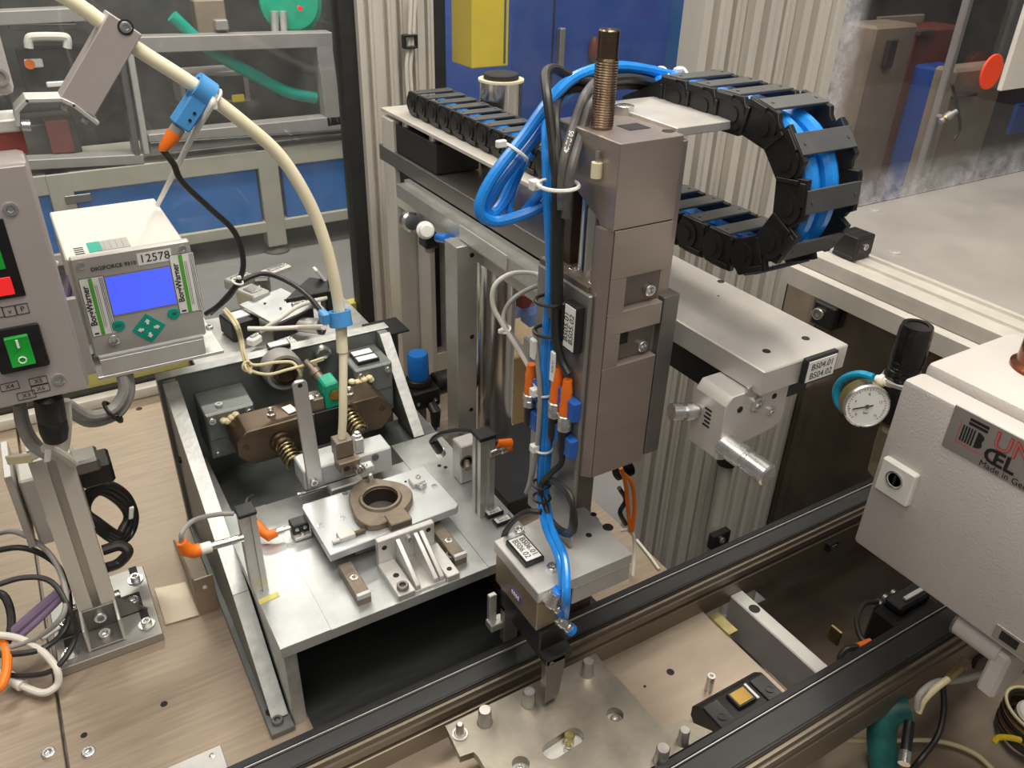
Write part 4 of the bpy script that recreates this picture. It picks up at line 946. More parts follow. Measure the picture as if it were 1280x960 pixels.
# ------------------------------------------------------------------ display unit
YD = 1.20
dv_ = thing('display_unit', (.11, 1.3, .375), 'white force monitor box with a glowing blue screen and green keys', 'display')
a0 = A(88, 325, y=YD); a1 = A(237, 298, y=YD); dxl, dxr, dzt, dzb = .030, .188, .560, .418
B().box((dxl-.004, YD+.012, dzb+.004), (dxr-.006, 1.43, dzt-.004), .002).build('case', 'device_white', dv_)
B().box((dxl, YD, dzb-.012), (dxr, YD+.012, dzt), .0025).build('front_panel', 'device_face', dv_)
def fp(px, py): p = A(px, py, y=YD); return p.x, p.z
def fbox(x0, z0, x1, z1, t, m, name, bev=0): return B().box((x0, YD-t, z0), (x1, YD+.0002, z1), bev).build(name, m, dv_)
sx0, sz1 = fp(131, 347); sx1, sz0 = fp(217, 380)
sx0 = fp(131, 347)[0]; sx1 = fp(213, 340)[0]; sz1 = (fp(131, 347)[1]+fp(210, 334)[1])/2; sz0 = (fp(143, 393)[1]+fp(217, 380)[1])/2
fbox(sx0-.003, sz0-.003, sx1+.003, sz1+.003, .0006, 'label_silver', 'screen_bezel'); fbox(sx0, sz0, sx1, sz1, .0012, 'screen', 'screen')
for px, py in ((101, 332), (228, 311)): 
    p = A(px, py, y=YD); bolt(p, -Y, .0055, dv_, 'zinc', .35, 'screw')
bolt(A(142, 424, y=YD), -Y, .008, dv_, 'zinc', .5, 'locking_screw')
# title strip, number sticker, adhesive labels
x0, z0 = fp(112, 340); text('DIGIFORCE 9310', (x0+.002, YD-.0006, dzt-.020), X, Z, .0080, 'ink', dv_, bold=.02)
x0 = fp(173, 330)[0]; fbox(x0, dzt-.0255, x0+.046, dzt-.008, .0006, 'label_white', 'number_sticker'); text('12578', (x0+.023, YD-.0008, dzt-.0165), X, Z, .0168, 'ink', dv_, align='CENTER')
def side_label(x0, x1, z0, z1):
    fbox(x0, z0, x1, z1, .0007, 'ink', 'sticker_edge'); fbox(x0+.0006, z0+.0006, x1-.0006, z1-.0006, .0012, 'label_white', 'sticker'); w_ = x1-x0
    fbox(x0+w_*.36, z0+.001, x0+w_*.52, z1-.001, .0015, 'stripe_green', 'sticker_stripe')
    for k in (.80, .86, .92): fbox(x0+w_*k, z0+.002, x0+w_*k+.0007, z1-.002, .0015, 'ink', 'sticker_line')
    text('BorgWarner', (x0+w_*.19, YD-.0014, (z0+z1)/2+.003), Z, -X, .0118, 'ink', dv_, align='CENTER', bold=.02)
    fbox(x0+w_*.10, z0+.003, x0+w_*.28, z0+.0055, .0015, 'ink', 'sticker_logo')
    for k in (.57, .64): fbox(x0+w_*k, z0+.012, x0+w_*k+.0009, z1-.012, .0015, 'label_silver', 'sticker_text')
sl = fp(98, 352)[0]; side_label(sl, sl+.032, dzb+.022, dzt-.031)
sl = fp(210, 327)[0]; side_label(sl+.002, dxr+.002, dzb+.031, dzt-.018)
# keys
def key(px, py, r):
    p = A(px, py, y=YD); B().lathe(p, -Y, [(r, -.0002), (r, .0012), (r*.9, .0018), (0, .0018)], 24).build('key', 'teal', dv_); return p
p = key(148, 407, .0088); text('ESC', p+V((0, -.0018, 0)), X, Z, .0055, 'ink', dv_, align='CENTER')
p = key(217, 392, .0088); text('<', p+V((-.003, -.0018, 0)), X, Z, .009, 'ink', dv_); B().box(p+V((-.001, -.0022, -.0006)), p+V((.004, -.0018, .0002))).build('key_mark', 'ink', dv_); B().box(p+V((.0035, -.0022, -.0002)), p+V((.004, -.0018, .0028))).build('key_mark', 'ink', dv_)
pc = A(186, 410, y=YD)
B().prism([(pc.x-.024, pc.z), (pc.x, pc.z-.024), (pc.x+.024, pc.z), (pc.x, pc.z+.024)], 'y', YD-.0012, YD, .0005).build('cursor_pad', 'teal', dv_)
for dx_, dz_ in ((0, .011), (0, -.011), (.011, 0), (-.011, 0)):
    u = V((dx_, 0, dz_)).normalized(); v = V((u.z, 0, -u.x)); c = pc+V((dx_, -.0012, dz_))
    P_ = [c+u*.0045, c+v*.0038, c+v*.0018, c+v*.0018-u*.004, c-v*.0018-u*.004, c-v*.0018, c-v*.0038]
    B().prism([(q_.x, q_.z) for q_ in P_], 'y', YD-.0020, YD-.0012).build('cursor_arrow', 'label_white', dv_)
# type sticker on the case top
zt2 = dzt-.0038; B().box((dxl+.028, YD+.022, zt2), (dxl+.045, YD+.062, zt2+.0006)).build('type_sticker', 'teal', dv_); B().box((dxl+.0455, YD+.022, zt2), (dxl+.082, YD+.062, zt2+.0006)).build('type_sticker', 'label_silver', dv_)
for k in range(4): B().box((dxl+.010, YD+.022+k*.008, zt2), (dxl+.022, YD+.0245+k*.008, zt2+.0006)).build('sticker_text', 'ink', dv_)
for k in range(4): B().box((dxl+.049+k*.008, YD+.028, zt2+.0006), (dxl+.050+k*.008, YD+.055, zt2+.0010)).build('sticker_text', 'cable_grey', dv_)
# tray bracket under the unit
tk = thing('unit_bracket', (.11, 1.22, .37), 'bent aluminium bracket under the display unit, joined to the grey control box', 'bracket')
zb_ = dzb-.014
B().box((dxl-.004, YD-.030, zb_-.020), (dxr+.016, YD+.12, zb_-.014), .001).build('tray', 'alu_light', tk)
B().box((dxl+.004, YD-.030, zb_-.014), (dxr-.010, YD-.026, zb_+.012), .0008).build('front_lip', 'alu_light', tk)
B().prism([(dxl+.004, zb_+.0125), (dxr-.010, zb_+.0125), (dxr-.010, zb_+.016), (dxl+.004, zb_+.016)], 'y', YD-.030, YD-.022).build('lip_fold', 'alu_light', tk)
B().box((dxl-.020, YD-.005, zb_-.020), (dxl-.004, YD+.004, dzt-.055), .001).build('side_cheek', 'device_face', tk)
B().box((-.06, YD+.02, zb_-.02), (dxl-.004, YD+.04, zb_+.02), .002).build('arm', 'panel_grey', tk)
B().box((-.06, YD+.02, zb_+.045), (dxl-.004, YD+.04, zb_+.07), .002).build('arm', 'panel_grey', tk)
for px, py in ((118, 447), (262, 410)): bolt(A(px, py, z=zb_-.014), Z, .006, tk, 'zinc')
# ------------------------------------------------------------------ control box at the left edge
YC = 1.00
cbx = thing('control_box', (-.08, 1.05, .47), 'grey control box with a green rocker switch at the left edge', 'control box')
ctr_ = A(40, 200, y=YC); xr_ = .012; ztop = ctr_.z; zbot = A(90, 493, y=YC).z
B().box((-.22, YC, zbot), (xr_, YC+.10, ztop), .008, 2).build('case', 'panel_grey', cbx)
B().box((-.215, YC-.002, zbot+.004), (xr_-.004, YC, ztop-.004), .004).build('front_panel', 'panel_grey', cbx)
for px, py in ((13, 261), (73, 474)): bolt(A(px, py, y=YC-.002), -Y, .0072, cbx, 'zinc', .3, 'screw')
def cpx(px, py): p = A(px, py, y=YC-.002); return p
wa, wb = cpx(-30, 330), cpx(27, 370)
zw1 = cpx(8, 272).z; zw0 = cpx(27, 370).z
B().box((-.16, YC-.004, zw0), (cpx(24, 340).x, YC-.002, zw1), .001).build('display_window', 'black_gloss', cbx)
p = cpx(4, 357); B().box((p.x-.02, YC-.0052, p.z-.011), (p.x+.009, YC-.004, p.z+.010), .001).build('red_digit', 'red_led', cbx)
p = cpx(0, 325); B().box((p.x-.02, YC-.0052, p.z-.010), (p.x+.003, YC-.004, p.z+.012), .001).build('green_lamp', 'switch_green', cbx)
for px, py, s in ((12, 389, 'v'), (28, 386, 'P'), (-4, 391, '^')):
    p = cpx(px, py); k = .0062
    for (x0, z0, x1, z1) in ((-k, k-.0005, k, k), (-k, -k, k, -k+.0005), (-k, -k, -k+.0005, k), (k-.0005, -k, k, k)): B().box((p.x+x0, YC-.0026, p.z+z0), (p.x+x1, YC-.002, p.z+z1)).build('key_outline', 'ink', cbx)
    text(s, (p.x, YC-.0024, p.z), X, Z, .0085, 'ink', cbx, align='CENTER')
p = cpx(24, 434); sw = B().box((p.x-.026, YC-.010, p.z-.028), (p.x+.026, YC-.002, p.z+.028), .004, 2).build('rocker_switch', 'black_gloss', cbx)
B().prism([(YC-.010, p.z-.019), (YC-.0175, p.z-.017), (YC-.0125, p.z), (YC-.0145, p.z+.018), (YC-.010, p.z+.019)], 'x', p.x-.012, p.x+.012, .0008).build('rocker', 'switch_green', sw)
B().obox((p.x, YC-.0142, p.z+.010), X, Z, -Y, .0012, .005, .0012).build('switch_mark', 'label_white', sw)
B().torus((p.x, YC-.0162, p.z-.010), -Y, .0038, .0008, 18, 6).build('switch_mark', 'label_white', sw)
for px, py, s in ((48, 476, 'X5'), (51, 485.5, 'X6'), (12, 483, 'X4'), (33, 494, 'X3')):
    p = cpx(px, py); kx, kz = .0095, .0050
    for (x0, z0, x1, z1) in ((-kx, kz-.0005, kx, kz), (-kx, -kz, kx, -kz+.0005), (-kx, -kz, -kx+.0005, kz), (kx-.0005, -kz, kx, kz)): B().box((p.x+x0, YC-.0026, p.z+z0), (p.x+x1, YC-.002, p.z+z1)).build('label_outline', 'ink', cbx)
    text(s, (p.x, YC-.0024, p.z), X, Z, .0075, 'ink', cbx, align='CENTER')
# pale case above it (upper left)
uc = thing('upper_case', A(0, 90, y=1.05), 'pale rounded plastic case cut by the upper left picture edge', 'case')
q0 = A(18, 120, y=1.04); B().box((-.2, 1.04, q0.z), (q0.x+.002, 1.10, q0.z+.16), .008, 2).build('case', 'paint_grey', uc)
B().lathe(A(-1, 96, y=1.04), -Y, [(.009, 0), (.009, .003), (.006, .003), (.006, .001), (0, .001)], 16).build('knob', 'cable_grey', uc)
lc = thing('light_curtain_head', A(10, 165, y=1.06), 'small metal block with a pink film, above the control box', 'bracket')
q0 = A(26, 160, y=1.05); B().box((-.1, 1.05, q0.z-.004), (q0.x, 1.10, q0.z+.010), .002).build('metal_block', 'alu_light', lc)
B().box((-.1, 1.052, q0.z-.028), (q0.x+.001, 1.054, q0.z-.004)).build('pink_film', 'red_clutter', lc)
pq = thing('pale_cover', A(5, 215, y=1.03), 'pale rounded cover at the left edge, above the control box', 'cover')
q0 = A(14, 240, y=1.02); B().box((-.15, 1.02, q0.z-.03), (q0.x, 1.08, A(4, 196, y=1.02).z), .010, 3).build('cover', 'paint_grey', pq)
# ------------------------------------------------------------------ grey post with its foot plate
ps = thing('aluminium_post', (-.058, 1.12, 0), 'slotted aluminium profile post on a slotted steel foot plate, lower left', 'post')
B().prism([(-.126, 1.022), (.018, 1.022), (.018, 1.19), (-.126, 1.19)], 'z', .0, .016, .001).build('foot_plate', 'slide_grey', ps)
PX, PY, PH = -.058, 1.105, .0255
P_ = []
for k in range(4):
    c, s_ = math.cos(k*math.pi/2), math.sin(k*math.pi/2); h, g_, d_ = PH, .0058, .0175
    for u, v in ((-h, -h), (-g_, -h), (-g_, -h+d_), (g_, -h+d_), (g_, -h)): P_.append((PX+u*c-v*s_, PY+u*s_+v*c))
B().prism(P_, 'z', .016, .335).build('profile', 'frame_alu', ps)
# angle at the front
B().box((PX-.024, PY-PH-.004, .016), (PX+.024, PY-PH, .060), .001).build('angle_leg', 'alu_dark', ps)  # inside of the angle coloured dark for its shade, cheeks kept pale
B().box((PX-.024, PY-PH-.045, .016), (PX+.024, PY-PH-.004, .020), .001).build('angle_leg', 'alu_dark', ps)
for sx in (-1, 1): B().box((PX+sx*.024-.002, PY-PH-.045, .016), (PX+sx*.024+.002, PY-PH, .060), .0008).build('angle_cheek', 'alu_light', ps)
bolt((PX, PY-PH-.004, .043), -Y, .0095, ps); bolt((PX, PY-PH-.026, .020), Z, .0095, ps)
for sx in (-1, 1):
    B().box((PX+sx*.040-.020, PY-.022, .016), (PX+sx*.040+.020, PY+.022, .020), .001).build('side_angle', 'black', ps)
    B().prism([(PX+sx*PH, .016), (PX+sx*(PH+.04), .016), (PX+sx*PH, .060)], 'y', PY-.022, PY-.018).build('angle_web', 'alu_dark', ps)
    bolt((PX+sx*.048, PY, .020), Z, .009, ps); bolt((PX+sx*(PH+.002), PY, .045), X*sx, .008, ps)
for x_, y_ in ((-.108, 1.045), (.0, 1.05), (.002, 1.16)):
    B().box((x_-.006, y_-.006, .0158), (x_+.006, y_+.034, .0166), .0003).build('slot', 'hole', ps)
    B().lathe((x_, y_, .0166), Z, [(.012, 0), (.012, .0015), (.0078, .0015)], 20).build('washer', 'zinc', ps)
    bolt((x_, y_, .018), Z, .0075, ps, 'zinc', 1.0)
# sheet wedge right of the foot plate
sw_ = thing('sheet_bracket', (.06, 1.1, 0), 'bent brown sheet metal bracket standing between the post and the fixture', 'bracket')
a = A(173, 693, z=.0); b_ = A(230, 768, z=.0)
B().prism([(.025, 1.05), (.075, 1.045), (.072, 1.13), (.025, 1.14)], 'z', .0, .003).build('flat_flange', 'brown_sheet', sw_)
B().prism([(1.045, .0), (1.25, .0), (1.215, .02), (1.05, .075)], 'x', .076, .079).build('wedge_web', 'brown_sheet', sw_)
B().box((.079, 1.045, 0), (.107, 1.048, .075), .0008).build('front_flange', 'brown_sheet', sw_)
hole((.092, 1.045, .055), -Y, .003, sw_, m='label_white')
# ------------------------------------------------------------------ cables at the slide
def hosegrp(name, items, r, m, grp, cat):
    for lab, pts in items: cable(name, pts, r, m, lab, cat, grp)
YS = .76
# blue hoses: chain end -> arc over the slide -> loop on the left -> into the vertical bundle
hosegrp('air_hose', [
 ('blue air hose arching from the chain end into the outer loop left of the slide', [(850, 97, 'y', .84), (800, 86, 'y', .82), (760, 84, 'y', .80), (720, 96, 'y', .79), (690, 122, 'y', .78), (655, 170, 'y', .78), (620, 215, 'y', .78), (602, 248, 'y', .78), (601, 268, 'y', .78), (620, 277, 'y', .78), (655, 268, 'y', .77), (683, 255, 'y', .76)]),
 ('blue air hose arching from the chain end into the inner loop left of the slide', [(850, 103, 'y', .86), (800, 94, 'y', .83), (760, 92, 'y', .81), (725, 104, 'y', .80), (700, 125, 'y', .79), (668, 172, 'y', .79), (632, 218, 'y', .79), (612, 248, 'y', .79), (608, 262, 'y', .79), (616, 268, 'y', .79), (630, 250, 'y', .80), (650, 205, 'y', .81), (657, 188, 'y', .82)]),
], .0066, 'blue_hose', 'blue air hoses beside the slide', 'hose')
XV = .494
hosegrp('air_hose', [
 ('blue air hose running straight down the slide plate to the gripper', [(682, 130, 'y', .80), (683, 180, 'x', .500), (684, 230, 'x', XV), (687, 300, 'x', XV), (688, 350, 'x', XV), (684, 400, 'x', XV), (681, 450, 'x', XV), (680, 520, 'x', XV), (677, 580, 'x', XV), (676, 625, 'x', XV), (683, 660, 'x', .480), (698, 695, 'x', .470), (703, 725, 'x', .462), (700, 742, 'y', .606)]),
 ('second blue air hose in the vertical bundle, behind the first', [(690, 145, 'y', .80), (691, 200, 'x', .503), (693, 260, 'x', .499), (694, 340, 'x', .499), (690, 400, 'x', .499), (688, 460, 'x', .499), (686, 540, 'x', .499), (682, 600, 'x', .499), (683, 630, 'x', .497), (692, 665, 'x', .482), (706, 700, 'x', .472), (708, 745, 'x', .455), (706, 770, 'y', .600)]),
 ('blue air hose with a white tie, ending in the loop behind the slide', [(676, 240, 'x', .499), (650, 270, 'y', .79), (636, 262, 'y', .80), (645, 225, 'y', .82), (660, 192, 'y', .84)]),
], .0056, 'blue_hose', 'blue air hoses beside the slide', 'hose')
hosegrp('sensor_cable', [
 ('thick dark grey cable with a bend above the slide, nearest the spindle', [(838, 108, 'y', .85), (790, 98, 'y', .80), (745, 102, 'y', .79), (715, 97, 'y', .79), (694, 86, 'y', .79), (682, 92, 'y', .78), (684, 120, 'x', .500), (690, 170, 'x', .496), (695, 230, 'x', .493), (694, 300, 'x', .493), (694, 360, 'x', .494), (695, 420, 'x', .494), (702, 450, 'x', .497), (711, 468, 'x', .499)]),
 ('dark grey cable passing behind the spindle down the slide', [(838, 112, 'y', .87), (790, 106, 'y', .82), (750, 108, 'y', .80), (712, 112, 'y', .79), (698, 124, 'y', .785), (694, 150, 'x', .508), (697, 190, 'x', .498), (701, 240, 'x', .496), (699, 300, 'x', .497), (698, 385, 'x', .498)]),
], .0054, 'cable_black', 'dark cables at the slide', 'cable')
hosegrp('sensor_cable', [
 ('grey cable with white print, left of the spindle foot', [(742, 104, 'y', .78), (730, 122, 'y', .745), (718, 155, 'y', .735), (706, 195, 'x', .500), (702, 235, 'x', .495), (702, 262, 'x', .494)]),
 ('grey cable with white print, right beside the spindle foot', [(748, 116, 'y', .78), (738, 132, 'y', .735), (728, 165, 'y', .725), (716, 205, 'x', .503), (709, 245, 'x', .498), (707, 272, 'x', .497)]),
], .0052, 'cable_print', 'printed grey cables at the slide', 'cable')
# black collar, ties
for k, (px, py, lab) in enumerate(((690, 231, 'white cable tie around the upper cable bundle at the slide'), (672, 490, 'white cable tie in the middle of the cable bundle, beside the orange plugs'), (672, 560, 'white cable tie low on the cable bundle, below the orange plugs'))):
    t = thing('cable_tie', A(px, py, x=XV), lab, 'cable tie', 'white cable ties on the slide bundle')
    c = A(px+8, py, x=XV-.001)
    if k == 0: B().torus(c, Z, .022, .0022, 24, 6).build('loop', 'white_plastic', t); c0 = A(668, 231, x=XV-.02)
    else: B().torus(A(px+7, py, x=XV), Z, .012, .0016, 24, 6).build('loop', 'white_plastic', t); c0 = A(px-4, py, x=XV-.012)
    B().obox(c0, X, Y, Z, .005, .005, .0055, .001).build('head', 'white_plastic', t)
t = thing('cable_tie', A(634, 178, y=.77), 'white cable tie holding the blue hose loop left of the slide', 'cable tie', 'white cable ties on the slide bundle')
B().torus(A(645, 190, y=.785), A(660, 170, y=.785)-A(640, 200, y=.785), .0155, .002, 24, 6).build('loop', 'white_plastic', t)
B().box(A(622, 186, y=.77), A(622, 186, y=.77)+V((.012, .006, .008)), .001).build('head', 'white_plastic', t)
for k, (px, py) in enumerate(((826, 98), (850, 98))):
    t = thing('cable_tie', A(px, py, y=.83), ('white cable tie on the hoses left of the drag chain end', 'white cable tie on the hoses at the drag chain end')[k], 'cable tie', 'white cable ties on the slide bundle')
    B().torus(A(px-2, py+4, y=.84), A(px+10, py+2, y=.84)-A(px-10, py, y=.84), .017, .002, 24, 6).build('loop', 'white_plastic', t)
    B().box(A(px-4, py-6, y=.83), A(px-4, py-6, y=.83)+V((.010, .008, .006)), .001).build('head', 'white_plastic', t)
# clamp pair (dark) on the bundle
kc = thing('hose_clip', A(690, 400, x=.5), 'black double hose clip holding the bundle beside the tag', 'clip')
p = A(698, 395, x=.5)
B().box((.498, p.y-.012, p.z-.030), (.509, p.y+.012, p.z+.022), .003).build('body', 'black', kc)
for dz in (.020, -.020):
    c = A(686, 395, x=.494); B().torus((.494, c.y, c.z+dz), Z, .0165, .0022, 24, 8).build('ring', 'cable_black', kc)
B().lathe(A(706, 388, x=.5095), -X, [(.0085, 0), (.0085, .010), (.006, .012), (.006, .02)], 8).build('screw', 'cast', kc)
# plugs with blue clips on the slide
def inline_plug(px, py, px2, py2, lab, x=.500):
    a = A(px, py, x=x); b_ = A(px2, py2, x=x); d = (b_-a).normalized(); L = (b_-a).length
    t = thing('inline_plug', b_, lab, 'plug', 'orange inline plugs on the slide')
    B().lathe(a, d, [(.0055, -.008), (.0062, 0), (.0075, L*.08), (.0070, L*.12), (.0075, L*.16), (.0070, L*.2), (.0078, L*.3), (.0078, L*.42)], 16).build('orange_half', 'orange', t)
    B().lathe(a+d*L*.42, d, [(.0080, 0), (.0092, .001), (.0092, L*.09), (.0078, L*.1), (.0090, L*.12), (.0090, L*.22), (.0080, L*.23)], 18).build('metal_nuts', 'zinc', t)
    B().lathe(a+d*L*.65, d, [(.0072, 0), (.0072, L*.24), (.0060, L*.35)], 16).build('black_half', 'black', t)
    for f_ in (.30, .86):
        c = a+d*L*f_+V((.0035, -.010, 0)); B().obox(c, X, Y, Z, .006, .010, .014, .002).build('blue_clip', 'blue_clip', t)
    return a, b_
inline_plug(709, 482, 703, 565, 'orange and black inline plug with blue clips, nearer the slide front')
inline_plug(697, 466, 691, 548, 'orange and black inline plug with blue clips, in the middle', .496)
inline_plug(664, 462, 661, 530, 'orange and black inline plug with blue clips, left of the bundle', .490)
ws = thing('wire_sleeve', A(692, 455, x=.497), 'white marker sleeve on the cable above the orange plugs', 'marker')
B().obox(A(691, 458, x=.490), X, Y, Z, .002, .0042, .020, .001).build('sleeve', 'label_white', ws); text('X06.41', A(691, 458, x=.4878), Z, Y, .006, 'ink', ws, align='CENTER')
ws = thing('wire_sleeve', A(668, 435, x=.49), 'clear marker sleeve left of the blue bundle', 'marker')
B().obox(A(667, 436, x=.485), X, Y, Z, .003, .006, .014, .002).build('sleeve', 'white_plastic', ws)
cable('sensor_cable', [(703, 566, 'x', .500), (701, 580, 'x', .497), (688, 592, 'x', .490), (676, 606, 'x', .488), (676, 618, 'x', .488)], .0040, 'cable_black', 'black lead curving from the front orange plug into the bundle')
cable('sensor_cable', [(688, 548, 'x', .504), (686, 570, 'x', .502), (682, 590, 'x', .498), (675, 610, 'x', .492)], .0036, 'cable_black', 'black lead dropping from the middle orange plug')
# coil of black cable at the slide foot
cc = thing('cable_coil', A(700, 640, x=.49), 'coil of black cable tied at the foot of the slide', 'cable coil')
for k in range(3):
    o = k*2
    B().tube([A(676+o, 606, x=.498), A(692+o, 600+o, x=.490), A(710+o, 620, x=.488-k*.002), A(719-o, 648, x=.486-k*.002), A(715-o, 668-o, x=.486), A(700, 665-o, x=.488), A(688, 648, x=.490), A(680, 625, x=.494)], .0036, 10, closed=True).build('loop', 'cable_black', cc)
for py in (605, 622): B().torus(A(677, py, x=.490), Z, .0115, .0018, 20, 6).build('tie_ring', 'cable_black', cc)
cable('sensor_cable', [(676, 640, 'x', .47), (660, 640, 'x', .46), (645, 648, 'x', .455), (632, 665, 'x', .45), (626, 690, 'y', .74)], .0042, 'cable_black', 'black cable looping over the gripper corner')
# grey cables hanging left of the bundle
cable('sensor_cable', [(668, 410, 'x', .49), (672, 450, 'x', .487), (675, 500, 'x', .485), (671, 560, 'x', .485), (664, 600, 'x', .485), (658, 615, 'x', .485), (662, 604, 'x', .489), (668, 570, 'x', .489)], .0032, 'cable_grey', 'grey cable folding back on itself left of the blue bundle')
cable('sensor_cable', [(686, 350, 'y', .78), (668, 342, 'y', .80), (640, 342, 'y', .80), (619, 356, 'y', .80), (616, 380, 'y', .80), (628, 405, 'y', .79), (650, 440, 'y', .77), (664, 465, 'y', .75), (672, 490, 'x', .487)], .0030, 'cable_white', 'pale cable making the larger loop left of the slide')
cable('sensor_cable', [(686, 353, 'y', .79), (660, 362, 'y', .80), (640, 375, 'y', .80), (630, 392, 'y', .80), (632, 408, 'y', .79), (655, 440, 'y', .77), (668, 470, 'y', .75), (676, 500, 'x', .489)], .0030, 'cable_grey', 'grey cable making the smaller loop left of the slide')
t = thing('cable_tie', A(632, 415, y=.79), 'white cable tie on the pale cable loop left of the slide', 'cable tie')
B().torus(A(632, 412, y=.79), A(636, 420, y=.79)-A(628, 404, y=.79), .0065, .0016, 18, 6).build('loop', 'white_plastic', t); B().box(A(624, 418, y=.785), A(624, 418, y=.785)+V((.007, .004, .006)), .001).build('head', 'white_plastic', t)
# black banjo fitting behind the loop
bf = thing('elbow_fitting', A(660, 175, y=.86), 'black elbow fitting where the blue hose ends behind the loop', 'fitting')
B().cyl(A(659, 190, y=.84), A(668, 170, y=.86), .0105, n=16, bev=.001).build('body', 'black', bf); B().cyl(A(656, 196, y=.84), A(659, 190, y=.84), .0115, n=16).build('ring', 'blue_cap', bf)
B().cyl(A(668, 172, y=.86), A(684, 160, y=.88), .010, n=16).build('stem', 'zinc', bf)
# orange and white cables behind the slide foot
hosegrp('sensor_cable', [('bright orange cable hanging behind the slide foot, left strand', [(776, 585, 'y', .80), (782, 605, 'y', .80), (785, 635, 'y', .80), (788, 664, 'y', .80)]), ('bright orange cable hanging behind the slide foot, right strand', [(777, 590, 'y', .80), (790, 605, 'y', .80), (793, 635, 'y', .80), (790, 664, 'y', .80)])], .0035, 'cable_orange', 'orange cables behind the slide foot', 'cable')
cable('sensor_cable', [(776, 663, 'y', .81), (790, 664, 'y', .80), (793, 690, 'z', .04), (791, 720, 'z', .01)], .003, 'cable_white', 'white cable end below the orange cables')
cable('sensor_cable', [(796, 675, 'z', .003), (812, 695, 'z', .003), (824, 712, 'z', .003)], .0028, 'cable_white', 'white cable lying along the table edge by the ribbed post')
cable('sensor_cable', [(774, 610, 'y', .81), (782, 625, 'y', .81), (775, 640, 'y', .81), (782, 655, 'y', .81)], .004, 'cable_black', 'black cable crumpled behind the slide foot')
ch_ = thing('corrugated_tube', A(786, 590, y=.82), 'black corrugated conduit above the orange cables', 'conduit')
pp = [A(770+3.2*i, 592-1.2*i, y=.83) for i in range(9)]
b = B(); dd = (pp[-1]-pp[0]); prof = []
for i in range(14): prof += [(.010, i*.0022), (.0125, i*.0022+.0011)]
b.lathe(pp[0], dd, prof, 16); b.build('conduit', 'black', ch_)
# white print on the two grey cables
def cprint(s, pa, pb, r, size, parent):
    a = pa; b_ = pb; d = (b_-a).normalized(); to = (CAM-a); to = (to-d*to.dot(d)).normalized(); up = to.cross(d)
    text(s, a+to*(r+.0002), d, up, size, 'label_white', parent, 'print')
for o in list(COL.objects):
    if o.name.startswith('sensor_cable') and o.get('label', '').startswith('grey cable with white print'):
        if 'left of' in o['label']: cprint('48-PU 05', A(706, 195, x=.500), A(718, 155, y=.735), .0052, .0075, o)
        else: cprint('BKS-S 48-PU-05', A(711, 238, x=.500), A(728, 165, y=.725), .0054, .0072, o)
# ------------------------------------------------------------------ grey steel box at the right
XB = .88
gb = thing('lubrication_box', (1.0, .3, .20), 'pale grey steel cabinet with a lock and name plate, cut by the right picture edge', 'cabinet')
B().box((XB, .02, .232), (XB+.040, .498, .497), .006, 2).build('door', 'paint_grey', gb)
B().box((XB+.044, .0, .22), (1.11, .500, .508), .008, 2).build('case', 'paint_grey', gb)
B().box((XB+.036, .03, .24), (XB+.048, .49, .49)).build('door_seal', 'rubber', gb)
lk = B().box((XB-.010, .438, .338), (XB+.001, .487, .388), .002).build('lock_plate', 'white_plastic', gb)
lc_ = A(1118, 600, x=XB-.010)
B().lathe(lc_, -X, [(.0125, -.001), (.0125, .0015), (.0105, .002), (.0100, -.002), (0, -.002)], 28).build('lock_ring', 'zinc', lk)
B().lathe(lc_+X*.0015, -X, [(.0098, 0), (.0094, .0015), (0, .0015)], 24).build('lock_core', 'alu_dark', lk)
B().box(lc_+V((-.0012, -.0015, -.008)), lc_+V((.0005, .0015, .008)), .0004).build('key_slot', 'hole', lk)
# name plate
np_ = B().box((XB-.0016, .16, .441), (XB+.0005, .426, .499), .0004).build('name_plate', 'label_silver', gb)
def nt(s, y, z, size, m, bold=0): text(s, (XB-.0017, y, z), -Y, Z, size, m, np_, bold=bold)
# striped emblem: vertical bars, a black double bow and two bars above
ey = .408
for k in range(5): B().box((XB-.0022, ey-.0034*k-.0009, .460), (XB-.0016, ey-.0034*k+.0009, .481)).build('emblem_bar', 'ink', np_)
bow = []
for i in range(13):
    a = math.pi*i/12; bow.append((ey-.0175-.011*math.sin(a)*(1-.35*math.exp(-((i-6)/1.6)**2)), .4705+.0105*math.cos(a)))
B().prism(bow, 'x', XB-.0022, XB-.0016).build('emblem_bow', 'ink', np_)
for k in range(2): B().box((XB-.0022, ey-.027, .4845+k*.0052), (XB-.0016, ey-.004, .4880+k*.0052)).build('emblem_bar', 'ink', np_)
for (y0, z0, y1, z1) in ((ey+.004, .456, ey+.0045, .484), (ey-.030, .456, ey+.0045, .4566)): B().box((XB-.0019, y0, z0), (XB-.0016, y1, z1)).build('emblem_line', 'ink_red', np_)
nt('UN', .372, .482, .031, 'ink_red', .02); text('UN', (XB-.0021, .372, .482), -Y, Z, .031, 'label_silver', np_, bold=-.022)
nt('ŒL', .377, .4605, .0265, 'ink', .03); nt('Made in Germany', .378, .4465, .0112, 'ink')
B().lathe(A(1306, 462, z=.508), Z, [(.040, 0), (.040, .004), (.034, .008), (.034, .05), (.030, .056), (0, .056)], 32).build('bronze_cap', 'bronze_cap', gb)
np2 = B().box((XB-.0025, .14, .240), (XB+.0005, .292, .262), .0006).build('small_plate', 'label_silver', gb)
B().box((XB-.003, .262, .245), (XB-.0025, .284, .258)).build('plate_mark', 'ink', np2)
text('ŒL', (XB-.0027, .255, .2535), -Y, Z, .010, 'ink', np2)
